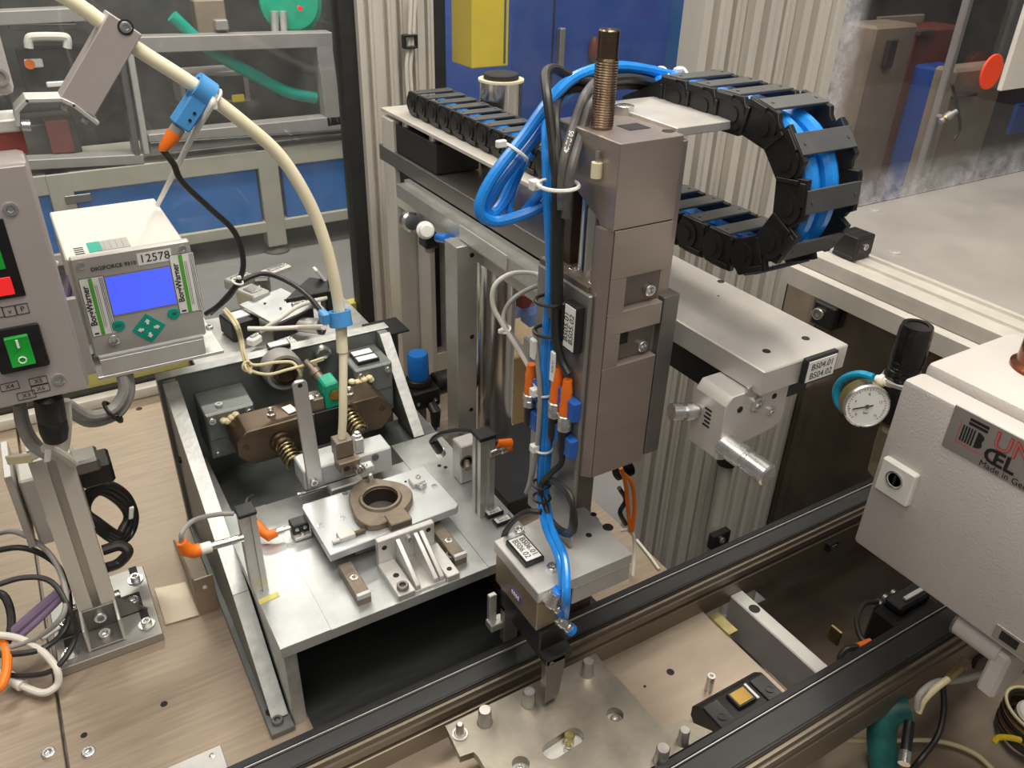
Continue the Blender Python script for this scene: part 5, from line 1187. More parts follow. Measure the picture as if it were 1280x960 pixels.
# conduit below the box
cdt = thing('grey_conduit', A(1215, 810, x=.90), 'grey bracket tube under the corner of the grey cabinet', 'tube')
pa = A(1196, 786, x=.905); pb_ = A(1230, 812, x=.905)
B().cyl((.91, pa.y, .205), (.91, pb_.y-.02, .205), .020, n=24).build('tube', 'paint_grey', cdt)
B().cyl((.91, pa.y+.003, .205), (.91, pa.y, .205), .021, n=24).build('end_ring', 'alu_dark', cdt)
B().box((.892, pb_.y-.035, .140), (.955, pb_.y-.012, .215), .004).build('bracket', 'paint_grey', cdt)
bg = thing('cable_gland', A(1195, 840, z=.12), 'brass cable gland under the grey cabinet corner', 'gland')
B().cyl(A(1185, 848, z=.11), A(1203, 832, z=.12), .006, n=6).build('gland', 'brass', bg); B().cyl(A(1202, 833, z=.12), A(1208, 828, z=.122), .008, n=14).build('nut', 'cast', bg)
cable('lead', [(1186, 848, 'z', .11), (1170, 860, 'z', .10), (1155, 875, 'z', .08), (1148, 890, 'z', .06)], .0045, 'cable_cream', 'cream lead running down from the brass gland', 'cable')
cable('lead', [(1300, 838, 'z', .13), (1245, 840, 'z', .12), (1200, 850, 'z', .10), (1170, 853, 'z', .10), (1150, 868, 'z', .09), (1146, 885, 'z', .07)], .0045, 'cable_grey', 'grey lead crossing below the grey cabinet', 'cable')
cable('lead', [(1178, 850, 'z', .0), (1180, 885, 'z', -.03), (1172, 920, 'z', -.06), (1150, 950, 'z', -.08), (1140, 962, 'z', -.1)], .0045, 'cable_black', 'black lead hanging in front of the near rail, lower right', 'cable')
cable('lead', [(1048, 925, 'z', -.09), (1100, 926, 'z', -.1), (1170, 926, 'z', -.115), (1215, 940, 'z', -.118), (1245, 965, 'z', -.118)], .0035, 'cable_cream', 'cream lead lying on the lower sheet, bottom right', 'cable')
bpg = thing('inline_plug', A(1134, 920, z=-.05), 'black round plug with a metal nut hanging at the bottom right', 'plug')
B().cyl(A(1137, 902, z=-.02), A(1132, 940, z=-.04), .0075, n=14).build('plug', 'black', bpg); B().cyl(A(1132, 940, z=-.04), A(1130, 955, z=-.045), .0085, n=14).build('nut', 'zinc', bpg)
tl = thing('teal_pipe', A(1110, 930, z=-.05), 'dark teal pipe elbow below the near conveyor rail', 'pipe')
B().tube([A(1135, 885, z=-.03), A(1112, 890, z=-.04), A(1102, 915, z=-.07), A(1106, 965, z=-.12)], .021, 16).build('pipe', 'teal_dark', tl)
hc = thing('hose_coil', A(1290, 910, z=-.12), 'coil of dark hose with a yellow tie at the lower right corner', 'coil')
cc0 = A(1292, 905, z=-.095)
for k in range(7): B().torus(cc0+V((0, 0, -.025+.0075*k)), V((.15, -.1, 1)), .046+.001*(k % 2), .0038, 36, 8).build('hose_turn', ('cable_black', 'cable_black', 'copper_wire')[k % 3], hc)
B().torus(cc0+V((0, 0, .025)), V((.15, -.1, 1)), .049, .0025, 36, 8).build('outer_turn', 'cable_cream', hc)
B().lathe(cc0+V((0, 0, -.03)), Z, [(.030, 0), (.030, .05), (.026, .054), (0, .054)], 24).build('spool', 'device_white', hc)
B().tube([A(1242, 928, z=-.07), A(1248, 922, z=-.065), A(1262, 922, z=-.065), A(1275, 925, z=-.07)], .0045, 8).build('yellow_tie', 'yellow', hc)
# ------------------------------------------------------------------ pressure regulator with gauge
rg_ = thing('pressure_regulator', A(1130, 470, x=1.02), 'black topped pressure regulator with a round gauge behind the grey cabinet', 'regulator')
rx = 1.02; rt_ = A(1149, 402, x=rx); ra = A(1128, 470, x=rx)
ay = rt_.y; 
B().lathe((rx, ay, rt_.z-.062), Z, [(.0225, 0), (.0235, .004), (.0225, .050), (.0205, .057), (.014, .057), (.014, .0555), (0, .0555)], 32).build('knob', 'black_gloss', rg_)
B().lathe((rx, ay, rt_.z-.092), Z, [(.025, 0), (.025, .006), (.0225, .006), (.0215, .009), (.0225, .012), (.0215, .015), (.0225, .018), (.0215, .021), (.0225, .024), (.0215, .030)], 32).build('threaded_collar', 'black_gloss', rg_)
B().lathe((rx, ay, rt_.z-.096), Z, [(.029, 0), (.029, .005), (.026, .007)], 8).build('locknut', 'cable_grey', rg_)
B().box((rx-.022, ay-.03, rt_.z-.16), (rx+.025, ay+.024, rt_.z-.096), .004).build('body', 'black', rg_)
gc = A(1084, 508, x=.965); gn = (A(640, 480, z=.3)-gc); gn = V((-.55, -.80, .16)).normalized()
B().lathe(gc-gn*.028, gn, [(.022, 0), (.0325, .002), (.0325, .022), (.033, .0255)], 36).build('gauge_case', 'brass', rg_)
B().lathe(gc, gn, [(.033, -.004), (.0335, .0), (.031, .002), (.030, -.001)], 36, cap=False).build('gauge_bezel', 'zinc', rg_)
fc = gc-gn*.0005
dial = B().lathe(fc, gn, [(.0305, -.001), (.0305, 0), (0, 0)], 36).build('dial', 'label_white', rg_)
gr_ = V((0, 0, 1)).cross(gn).normalized(); gu = gn.cross(gr_)
for i in range(33):
    a = math.radians(225-270*i/32); L = .0035 if i % 4 == 0 else .002
    d = gr_*math.cos(a)+gu*math.sin(a); B().obox(fc+d*(.027-L/2)+gn*.0003, d, gn.cross(d), gn, L/2, .0003, .0002).build('tick', 'ink', dial)
for i in range(0, 9, 2):
    a = math.radians(225-270*i/8); d = gr_*math.cos(a)+gu*math.sin(a); text(str(i*2 if i else 0), fc+d*.0190+gn*.0001, gr_, gu, .0052, 'ink', dial, align='CENTER')
text('bar', fc-gu*.010, gr_, gu, .006, 'ink', dial, align='CENTER')
nd = (-gr_*.95-gu*.25).normalized(); B().obox(fc+nd*.006+gn*.0012, nd, gn.cross(nd), gn, .0145, .0007, .0004).build('needle', 'ink', rg_); B().lathe(fc, gn, [(.003, 0), (.003, .002), (0, .002)], 14).build('hub', 'alu_dark', rg_)
B().cyl(gc-gn*.028, V((rx, ay, gc.z+.0)), .010, n=16).build('gauge_stem', 'brass', rg_)
bw = A(1105, 560, x=1.01)
B().lathe((bw.x, bw.y-.01, bw.z-.05), Z, [(.010, 0), (.022, .012), (.024, .06), (.024, .09)], 28).build('bowl', 'bowl', rg_)
B().cyl((bw.x, bw.y-.01, bw.z-.068), (bw.x, bw.y-.01, bw.z-.05), .008, n=14).build('drain', 'brass', rg_)
B().lathe(A(1105, 476, x=1.0), (A(1085, 470, x=1.0)-A(1105, 476, x=1.0)), [(.007, -.014), (.007, -.002), (.009, -.002), (.009, .006), (.006, .006), (.006, .012)], 12).build('fitting', 'white_plastic', rg_)
cable('air_hose', [(1092, 472, 'x', 1.0), (1075, 468, 'x', 1.0), (1056, 473, 'x', 1.0), (1046, 486, 'x', 1.0), (1047, 502, 'x', 1.0), (1056, 514, 'x', 1.0)], .0062, 'cyan_hose', 'short cyan air hose curling beside the round gauge', 'hose')
# support of the regulator on the dark panel
B().box((rx+.025, ay-.012, rt_.z-.15), (XD-.001, ay+.012, rt_.z-.11), .002).build('wall_arm', 'alu_dark', rg_)
# small parts on the right
bc = thing('black_bracket', A(1062, 318, z=.386), 'small black plastic bracket standing on the pale rail right of the chain', 'bracket')
q0 = A(1062, 318, z=.386)
B().prism([(q0.x-.03, .386), (q0.x+.022, .386), (q0.x+.022, .393), (q0.x+.026, .393), (q0.x+.026, .435), (q0.x-.028, .435), (q0.x-.028, .393), (q0.x-.03, .393)], 'y', q0.y-.03, q0.y+.022, .002).build('body', 'black', bc)
bolt((q0.x-.0, q0.y-.03, .413), -Y, .007, bc, 'zinc', .6); B().box((q0.x-.018, q0.y-.006, .435), (q0.x+.010, q0.y+.004, .4356), .0002).build('slot', 'hole', bc)
B().box((q0.x-.020, q0.y-.0308, .399), (q0.x+.016, q0.y-.030, .428), .0002).build('recess', 'black_gloss', bc)
pb2 = thing('panel_bracket', A(1032, 388, x=XD), 'black clamp with a bright screw on the dark panel below the rail', 'bracket')
q0 = A(1034, 390, x=XD); B().box((XD-.022, q0.y-.032, q0.z-.026), (XD, q0.y+.018, q0.z+.024), .003).build('clamp', 'black', pb2); bolt((XD-.022, q0.y+.002, q0.z+.002), (-1, -.3, 0), .012, pb2, 'zinc', .7)
vr = thing('clip_rod', A(900, 620, y=.94), 'grey vertical rod with a black top, clipped to the ribbed post', 'rod')
a = A(906, 577, y=.93); b_ = A(896, 660, y=.93)
B().cyl((a.x, .925, b_.z-.02), (a.x, .925, a.z), .0145, n=18).build('rod', 'frame_alu', vr); B().cyl((a.x, .925, a.z), (a.x, .925, a.z+.035), .020, n=18).build('black_top', 'black', vr)
B().box((a.x-.028, .895, b_.z-.02), (a.x+.022, .912, b_.z+.018), .002).build('clip', 'black', vr); bolt((a.x-.002, .895, b_.z), -Y, .0075, vr, 'zinc', .5)
rd = thing('notice_board', A(1275, 60, y=1.18), 'white board with a red round sticker behind the right glass, top right', 'panel')
q0 = A(1251, 98, y=1.18); q1 = A(1262, 0, y=1.18)
B().box((q0.x+.01, 1.176, q0.z-.03), (q0.x+.7, 1.188, 1.2), .002).build('board', 'device_white', rd)
B().lathe(A(1240, 90, y=1.174), -Y, [(.040, -.004), (.040, 0), (.0385, .001), (0, .001)], 40).build('round_sticker', 'red_sticker', rd)
# ------------------------------------------------------------------ small things by the back posts
ft = thing('speed_valve', A(535, 285, x=.66), 'chrome pneumatic valve with a white knob and blue hose under the beam', 'valve')
a = A(510, 275, x=.655); b_ = A(532, 288, x=.60)
B().lathe(a, b_-a, [(.016, -.01), (.016, .012), (.020, .013), (.020, .05), (.015, .052), (.015, .058)], 20).build('body', 'chrome', ft)
B().lathe(b_, (A(540, 293, x=.56)-b_), [(.016, -.012), (.016, .0), (.0125, .002), (.0125, .026), (.010, .028), (0, .028)], 20).build('knob', 'white_plastic', ft)
B().box(A(536, 300, x=.62)-V((.014, .016, .012)), A(536, 300, x=.62)+V((.014, .016, .016)), .003).build('elbow', 'black', ft)
B().cyl(A(537, 300, x=.62), A(537, 314, x=.62), .009, n=14).build('port', 'cable_grey', ft)
B().cyl(A(548, 297, x=.62), A(560, 299, x=.62), .009, n=14).build('hose_ring', 'blue_cap', ft)
cable('air_hose', [(556, 298, 'x', .62), (570, 302, 'x', .63), (586, 305, 'x', .64), (600, 304, 'x', .66)], .006, 'blue_hose', 'short blue air hose from the chrome valve to the beam', 'hose')
rgb = thing('blue_cap_regulator', A(530, 500, y=1.36), 'small black regulator with a bright blue cap behind the right gusset', 'regulator')
c = A(523, 470, y=1.35)
B().lathe((c.x, c.y, c.z-.002), Z, [(.0215, 0), (.0225, .006), (.0215, .052), (.019, .056), (0, .056)], 28).build('cap', 'blue_cap', rgb)
B().lathe((c.x, c.y, c.z-.018), Z, [(.026, 0), (.028, .006), (.026, .014), (.022, .016)], 28).build('collar', 'black', rgb)
B().box((c.x-.03, c.y-.035, c.z-.062), (c.x+.034, c.y+.03, c.z-.018), .004).build('body', 'black', rgb)
B().cyl((c.x+.034, c.y, c.z-.03), (c.x+.085, c.y, c.z-.03), .025, n=24, bev=.003).build('port_body', 'black', rgb)
for dx_ in (-.018, .02): bolt((c.x+dx_, c.y-.035, c.z-.045), -Y, .004, rgb, 'zinc', .5)
B().tube([(c.x+.012, c.y-.035, c.z-.055), (c.x+.012, c.y-.052, c.z-.062), (c.x+.010, c.y-.055, c.z-.095)], [.011, .012, .009], 12, smooth=False).build('elbow', 'black', rgb)
cable('air_hose', [tuple((c.x+.010, c.y-.055, c.z-.09)), tuple((c.x+.004, c.y-.055, c.z-.112)), tuple((c.x-.02, c.y-.05, c.z-.12))], .005, 'blue_clip', 'dark blue hose end below the blue capped regulator', 'hose')
# stand of the regulator
B().box((c.x-.01, c.y-.01, 0), (c.x+.012, c.y+.02, c.z-.062), .002).build('stand', 'alu_dark', rgb)
cable('lead', [(536, 530, 'y', 1.3), (548, 548, 'y', 1.2), (560, 562, 'y', 1.12), (564, 569, 'y', 1.08)], .003, 'cable_white', 'white lead running down behind the right gusset', 'cable')
# cable clips and twin leads on the back posts
YQ = YB-.035
cl_l = []
for k, lab in enumerate(('pale lead clipped to the back post, left one', 'pale lead clipped to the back post, right one')):
    o = k*5
    cable('post_lead', [(514+o, -10, 'y', YQ), (512+o, 40, 'y', YQ), (511+o, 55, 'y', YQ), (508+o, 85, 'y', YQ), (510+o, 120, 'y', YQ), (514+o, 200, 'y', YQ), (517+o, 300, 'y', YQ), (516+o, 330, 'y', YQ), (520+o, 380, 'y', YQ), (522+o, 420, 'y', YQ), (514+o, 440, 'y', YQ), (502+o, 452, 'y', YQ)], .0042, 'cable_white', lab, 'cable', 'leads on the back posts')
for k, (px, py) in enumerate(((513, 52), (521, 312), (524, 418))):
    t = thing('cable_clip', A(px, py, y=YQ), 'black square cable clip on the back post, %s of three' % ('top', 'middle', 'lowest')[k], 'clip', 'cable clips on the back post')
    c = A(px, py, y=YQ-.008); s_ = .0135
    for sx in (-1, 1):
        B().box((c.x+sx*s_-.003, c.y-.004, c.z-.014), (c.x+sx*s_+.003, c.y+.012, c.z+.014), .001).build('side', 'black', t)
        B().box((c.x-s_, c.y-.004, c.z+sx*.012-.0025), (c.x+s_, c.y+.012, c.z+sx*.012+.0025), .001).build('bar', 'black', t)
# dark sheet edge below the black strip
dk = thing('dark_tray', A(478, 420, y=1.5), 'dark grey folded sheet behind the right end of the fixture back plate', 'sheet')
B().box((A(462, 408, y=1.45).x, 1.45, .10), (A(497, 405, y=1.45).x, 1.47, A(480, 407, y=1.45).z), .001).build('sheet', 'alu_dark', dk)
B().box((A(462, 408, y=1.45).x-.01, 1.40, A(480, 407, y=1.45).z), (A(497, 405, y=1.45).x+.005, 1.47, A(480, 407, y=1.45).z+.004), .001).build('fold', 'black', dk)
# bag of parts and carton behind the tube
bgp = thing('parts_bag', (.86, 1.34, .0), 'clear plastic bag of parts standing behind the tube column', 'bag')
q0 = A(668, 410, y=1.40)
B().sphere(q0, .085, 16, (.55, .6, 1.2)).build('bag', 'film', bgp)
for px, py, m_ in ((665, 395, 'blue_cap'), (655, 372, 'red_clutter'), (668, 430, 'label_white'), (662, 360, 'label_white')): B().box(A(px, py, y=1.40)-V((.02, .02, .018)), A(px, py, y=1.40)+V((.02, .02, .018)), .004).build('part', m_, bgp)
ctn = thing('carton', (.9, 1.42, 0), 'light brown cardboard carton behind the tube column', 'carton')
q0 = A(640, 440, y=1.42); q1 = A(690, 440, y=1.42); zz = A(655, 445, y=1.42).z
B().box((q0.x-.02, 1.42, zz-.22), (q1.x+.05, 1.6, zz), .002).build('box', 'wood', ctn)
for sx, xx in ((-1, q0.x-.02), (1, q1.x+.05)): B().obox((xx+sx*.03, 1.51, zz-.01), (1, 0, -sx*.4), Y, (sx*.4, 0, 1), .035, .09, .002).build('flap', 'wood', ctn)
# ------------------------------------------------------------------ loose parts behind the fixture
sh = thing('parts_shelf', (.4, 1.45, 0), 'grey shelf behind the fixture carrying loose valve parts', 'shelf')
B().box((.20, 1.36, .205), (.56, 1.66, .213), .001).build('board', 'alu', sh)
for x_ in (.22, .53):
    for y_ in (1.38, 1.63): B().box((x_-.01, y_-.01, 0), (x_+.01, y_+.01, .205), .001).build('leg', 'alu_dark', sh)
ZS = .213
def S(px, py, z=ZS): return A(px, py, z=z)
t = thing('sensor_plate', S(350, 400), 'flat grey sensor plate with small holes lying among the loose parts', 'plate')
c = A(347, 383, z=.268)
B().obox(c, (1, .25, .08), (-.3, 1, 0), (0, 0, 1), .050, .062, .003, .001).build('plate', 'zinc_plate', t)
B().obox(c+V((.012, -.060, -.018)), (1, .25, .08), (-.3, 1, 0), (0, 0, 1), .046, .004, .018, .001).build('front_skirt', 'black', t)
for u, v in ((-.02, .02), (.02, .01), (0, -.02), (.025, -.02)): hole(c+V((u, v, .0045+u*.08)), Z, .0025, t)
t = thing('loose_bracket', S(380, 350), 'matt black angled bracket sticking up behind the loose parts', 'bracket')
c = A(385, 362, z=.31)
B().prism([(c.x-.055, c.y-.03), (c.x+.03, c.y-.035), (c.x+.05, c.y+.02), (c.x+.02, c.y+.05), (c.x-.01, c.y+.02)], 'z', c.z-.006, c.z+.004, .001).build('plate', 'black', t)
B().box((c.x+.028, c.y-.02, c.z-.05), (c.x+.055, c.y+.02, c.z+.0), .004).build('head', 'black', t)
B().obox(A(402, 352, z=.31)+V((.0, .0, .012)), (.6, 0, -1), Y, (1, 0, .6), .022, .010, .003, .001).build('white_rail', 'white_plastic', t)
t = thing('pneumatic_cylinder', S(380, 410), 'small pale pneumatic cylinder lying among the loose parts', 'cylinder')
a = A(345, 402, z=.245); b_ = A(400, 408, z=.245)
B().cyl(a, b_, .016, n=20, bev=.002).build('barrel', 'alu_light', t); B().cyl(b_, b_+(b_-a).normalized()*.008, .017, n=20).build('end_cap', 'black', t)
for dz in (.0, .012): B().cyl(a+V((0, -.013, dz-.004)), b_+V((0, -.013, dz-.004)), .0025, n=8).build('tie_rod', 'zinc', t)
for i, (px, py, z, hx, hy, hz, ry, m, nm, lab, cat) in enumerate((
    (317, 372, .262, .022, .03, .018, .4, 'alu', 'valve_block', 'grey valve block left of the flat sensor plate', 'block'),
    (328, 355, .255, .016, .022, .02, -.3, 'alu_dark', 'dark_block', 'dark curved block behind the flat sensor plate', 'block'),
    (300, 352, .24, .03, .02, .012, .5, 'zinc_plate', 'steel_block', 'bright steel block beside the display cable', 'block'),
    (345, 338, .25, .035, .014, .006, .35, 'alu_light', 'ribbed_strip', 'pale ribbed strip at the back of the loose parts', 'strip'),
    (300, 405, .235, .03, .03, .02, .2, 'black', 'black_housing', 'black plastic housing left of the loose parts', 'housing'),
    (372, 385, .262, .018, .012, .010, -.2, 'cast', 'brown_block', 'brown fitting block right of the flat sensor plate', 'block'),
    (385, 376, .255, .012, .010, .012, .2, 'white_plastic', 'white_fitting', 'white fitting with a blue ring among the loose parts', 'fitting'),
    (352, 432, .24, .028, .014, .008, .2, 'white_plastic', 'white_connector', 'white connector strip in front of the loose parts', 'connector'),
    (318, 425, .232, .014, .010, .008, .6, 'label_white', 'plastic_bung', 'small white bung in front of the black housing', 'bung'))):
    c = A(px, py, z=z); t = thing(nm, (c.x, c.y, ZS), lab, cat); ex = V((math.cos(ry), math.sin(ry), 0)); ey = V((-math.sin(ry), math.cos(ry), 0))
    B().obox(c, ex, ey, Z, hx, hy, hz, .003).build('body', m, t)
    B().obox(c+Z*(hz+.001), ex, ey, Z, hx*.6, hy*.5, .002, .001).build('top_detail', 'blue_cap' if nm == 'white_fitting' else ('label_white' if m == 'black' else 'zinc'), t)
    bolt(c+Z*hz+ex*hx*.75, Z, .004, t)
lt = thing('label_tag', A(348, 430, z=.318), 'black framed white tag on the fixture top edge, below the loose parts', 'label')
c = A(348, 432, z=.318); B().obox(c, (1, .0, 0), Y, Z, .019, .010, .004, .001).build('holder', 'black', lt); B().obox(c+Z*.0044, X, Y, Z, .0165, .0075, .0005).build('tag_face', 'label_white', lt)
bk = thing('round_boss', A(400, 440, y=1.26), 'round steel boss on the back plate beside the cream tube', 'boss')
B().lathe(A(402, 439, y=1.266), -Y, [(.014, -.001), (.014, .012), (.011, .014), (.009, .014), (.009, .010), (0, .010)], 20).build('boss', 'zinc', bk)
cable('lead', [(325, 415, 'z', .28), (350, 398, 'z', .30), (375, 382, 'z', .30), (408, 372, 'z', .30)], .0045, 'cable_white', 'pale cable crossing the loose parts', 'cable')
cable('lead', [(310, 411, 'z', .325), (340, 411, 'z', .325), (380, 409, 'z', .325), (405, 409, 'y', 1.10)], .0045, 'cable_white', 'pale strap running from the lower blue ring across the loose parts', 'cable')
cable('lead', [(280, 388, 'z', .36), (293, 405, 'y', 1.25), (300, 425, 'y', 1.24), (304, 445, 'y', 1.22), (312, 462, 'y', 1.2), (335, 468, 'y', 1.19), (360, 462, 'y', 1.19), (385, 456, 'y', 1.19), (396, 456, 'y', 1.18)], .0026, 'cable_cream', 'cream wire running from the display to the green valve, lower strand', 'cable', 'cream wires in the fixture')
cable('lead', [(282, 386, 'z', .36), (296, 403, 'y', 1.25), (303, 425, 'y', 1.24), (306, 442, 'y', 1.22), (316, 456, 'y', 1.2), (345, 453, 'y', 1.2), (365, 453, 'y', 1.2), (373, 462, 'y', 1.19), (376, 470, 'y', 1.19)], .0026, 'cable_cream', 'cream wire running from the display to the round cap, upper strand', 'cable', 'cream wires in the fixture')
kn = thing('wire_knot', A(309, 460, y=1.2), 'knot of cream wire tied at the fixture back plate', 'knot')
B().torus(A(309, 458, y=1.2), (.3, -1, .3), .008, .002, 16, 6).build('loop', 'cable_cream', kn); B().torus(A(310, 461, y=1.195), (1, -.3, .5), .008, .002, 16, 6).build('loop', 'cable_cream', kn)
wt = thing('wire_tag', A(395, 453, y=1.18), 'cream wire tag above the green valve', 'tag')
B().obox(A(396, 451, y=1.18), (1, 0, .1), Y, Z, .012, .002, .003, .0005).build('tag', 'cable_cream', wt)
# ------------------------------------------------------------------ cables by the post on the left
cable('lead', [(83, 505, 'y', 1.12), (110, 520, 'y', 1.14), (140, 512, 'y', 1.16), (155, 490, 'y', 1.17), (152, 465, 'y', 1.18)], .0085, 'cable_grey', 'grey twin cable bending under the display bracket, outer strand', 'cable', 'grey cables under the display')
cable('lead', [(83, 512, 'y', 1.13), (112, 528, 'y', 1.15), (146, 518, 'y', 1.17), (162, 492, 'y', 1.18), (160, 465, 'y', 1.19)], .0075, 'cable_grey', 'grey twin cable bending under the display bracket, inner strand', 'cable', 'grey cables under the display')
t = thing('cable_tie', A(140, 516, y=1.16), 'black cable tie around the grey twin cable', 'cable tie'); B().torus(A(141, 515, y=1.16), A(150, 506, y=1.16)-A(134, 518, y=1.16), .018, .0028, 20, 6).build('loop', 'black', t); B().box(A(144, 524, y=1.15), A(144, 524, y=1.15)+V((.006, .006, .006)), .001).build('head', 'black', t)
cp_ = thing('control_plug', A(66, 530, y=1.02), 'thick black round plug below the control box', 'plug')
B().lathe(A(60, 497, y=1.02), A(72, 562, y=1.02)-A(60, 497, y=1.02), [(.010, -.008), (.0165, 0), (.0165, .030), (.0155, .032), (.0165, .034), (.0165, .048), (.014, .060), (.009, .064), (0, .064)], 24).build('plug', 'black', cp_)
B().cyl(A(58, 486, y=1.02), A(61, 500, y=1.02), .011, n=18).build('socket', 'alu', cp_)
for k, (pts, m, r, lab) in enumerate((
    ([(82, 500, 'y', 1.06), (84, 530, 'y', 1.06), (80, 560, 'y', 1.07), (66, 572, 'y', 1.06)], 'cable_white', .006, 'white cable right of the black round plug'),
    ([(22, 505, 'y', 1.04), (26, 530, 'y', 1.04), (38, 555, 'y', 1.04), (58, 570, 'y', 1.04)], 'cable_grey', .006, 'grey cable curving left of the black round plug, outer'),
    ([(28, 505, 'y', 1.05), (33, 530, 'y', 1.05), (45, 552, 'y', 1.05), (62, 566, 'y', 1.05)], 'cable_grey', .005, 'grey cable curving left of the black round plug, inner'),
    ([(12, 572, 'y', 1.05), (35, 572, 'y', 1.05), (55, 562, 'y', 1.04), (62, 556, 'y', 1.03)], 'cable_white', .006, 'white cable crossing the post top'),
    ([(62, 560, 'y', 1.05), (80, 570, 'y', 1.06), (92, 580, 'y', 1.08)], 'cable_white', .006, 'short white cable end on the post top'))):
    cable('lead', pts, r, m, lab, 'cable', 'cables at the control box')
t = thing('wire_marker', A(25, 573, y=1.04), 'cream wire markers on the cable left of the post top', 'marker')
B().obox(A(24, 574, y=1.045), (1, 0, -.2), Y, Z, .014, .003, .006, .001).build('marker', 'cable_cream', t); B().obox(A(60, 568, y=1.03), (.3, 0, 1), Y, X, .010, .003, .004, .001).build('marker', 'white_plastic', t)
wb_ = thing('white_junction_box', A(40, 640, y=1.2), 'white plastic box behind the aluminium post', 'box')
q0 = A(15, 605, y=1.17); zz0 = A(45, 685, y=1.17).z
B().box((q0.x+.008, 1.17, zz0), (q0.x+.085, 1.25, q0.z), .003).build('box', 'device_white', wb_); B().box((q0.x-.006, 1.16, zz0+.01), (q0.x+.004, 1.26, q0.z+.02), .001).build('side_sheet', 'alu_light', wb_)
B().box((q0.x+.025, 1.169, zz0+.03), (q0.x+.055, 1.170, zz0+.05), .0005).build('lid_mark', 'white_plastic', wb_)
bl = thing('black_lead_coil', A(145, 650, z=.05), 'coil of thick black lead with a big black connector right of the post', 'cable coil')
for k in range(3):
    o = k*4
    B().tube([A(112, 615+o, y=1.20), A(135-o, 606+o, y=1.20), A(158-o, 620+o, y=1.21), A(168-o, 645, y=1.21), A(162-o, 668-o, y=1.20), A(146, 676-o, y=1.19), A(122, 660-o, y=1.18), A(108, 640, y=1.19)], .0072, 12, closed=True).build('loop', 'cable_black', bl)
B().box(A(98, 590, y=1.17)-V((0, .02, .022)), A(98, 590, y=1.17)+V((.046, .025, .016)), .004).build('connector', 'black', bl)
B().box(A(96, 580, y=1.15)-V((.01, .02, .010)), A(96, 580, y=1.15)+V((.03, .02, .014)), .004).build('connector_neck', 'alu_dark', bl)
B().obox(A(164, 641, y=1.195), (.25, 0, 1), Y, X, .011, .003, .0035, .001).build('marker', 'label_white', bl)
B().torus(A(160, 668, y=1.20), (.6, 0, -.6), .0125, .0025, 18, 6).build('tie', 'black', bl)
cable('lead', [(128, 688, 'y', 1.16), (150, 682, 'y', 1.16), (160, 690, 'y', 1.15), (148, 704, 'y', 1.15), (132, 710, 'y', 1.14)], .0085, 'cable_black', 'end of the thick black lead at the post foot', 'cable')
for k, (pts, m, r, lab) in enumerate((
    ([(-15, 690, 'z', .13), (30, 685, 'z', .12), (70, 705, 'z', .11), (86, 745, 'z', .08), (82, 785, 'z', .05), (50, 812, 'z', .05), (-15, 820, 'z', .05)], 'cable_black', .0045, 'black cable sweeping in a wide loop at the left edge, outer'),
    ([(-15, 735, 'z', .14), (30, 722, 'z', .14), (65, 728, 'z', .13), (88, 765, 'z', .10), (95, 795, 'z', .06), (70, 835, 'z', .04), (30, 845, 'z', .03), (-15, 840, 'z', .02)], 'cable_black', .0040, 'black cable sweeping in a wide loop at the left edge, inner'),
    ([(-15, 670, 'z', .15), (20, 665, 'z', .14), (60, 690, 'z', .14), (80, 730, 'z', .12), (78, 770, 'z', .10), (40, 800, 'z', .06), (-15, 815, 'z', .05)], 'cable_grey', .0040, 'grey cable looping beside the black ones, left edge'),
    ([(-15, 740, 'z', .08), (5, 745, 'z', .08), (14, 770, 'z', .06), (10, 800, 'z', .05), (-15, 830, 'z', .04)], 'cable_black', .0060, 'thick black cable at the left edge'),
    ([(-15, 810, 'z', .05), (2, 802, 'z', .05), (9, 825, 'z', .05), (3, 855, 'z', .04), (-15, 870, 'z', .03)], 'cable_orange', .0065, 'orange cable curving at the left edge'),
    ([(-15, 793, 'z', .07), (20, 797, 'z', .06), (50, 812, 'z', .05), (70, 835, 'z', .04), (72, 855, 'z', .02), (55, 866, 'z', .015), (30, 858, 'z', .015), (12, 845, 'z', .02), (-15, 840, 'z', .025)], 'cable_white', .0052, 'white cable with a thick sleeve looping on the table, left edge'),
    ([(18, 790, 'z', .05), (50, 762, 'z', .08), (82, 735, 'z', .11)], 'cable_purple', .0085, 'thick purple cable slanting behind the loops, lower'),
    ([(24, 797, 'z', .05), (56, 768, 'z', .08), (84, 740, 'z', .11)], 'cable_purple', .0045, 'thin purple cable slanting beside the thick one'))):
    cable('lead', pts, r, m, lab, 'cable', 'cables at the left edge')
for px, py, lab in ((62, 790, 'white marker sleeve on the looping black cable'), (20, 850, 'white sleeve on the white cable at the left edge')):
    t = thing('wire_marker', A(px, py, z=.05), lab, 'marker')
    if px > 40: B().cyl(A(51, 798, z=.055), A(73, 783, z=.055), .0055, n=12).build('sleeve', 'label_white', t)
    else: B().cyl(A(3, 840, z=.022), A(28, 857, z=.016), .0085, n=12).build('sleeve', 'white_plastic', t)
jb = thing('dark_junction', A(30, 700, z=0), 'dark green junction block half hidden by cables at the left edge', 'block')
q0 = A(25, 720, z=.0); B().box((-.42, 1.10, 0), (-.215, 1.30, .07), .006).build('block', 'dark_clutter', jb); B().cyl((-.26, 1.13, .07), (-.26, 1.13, .078), .014, n=16).build('gland', 'zinc', jb)
cable('lead', [(70, 330, 'y', 1.25), (55, 329, 'y', 1.2), (40, 324, 'y', 1.12)], .005, 'cable_white', 'white cable between the control box and the display', 'cable')
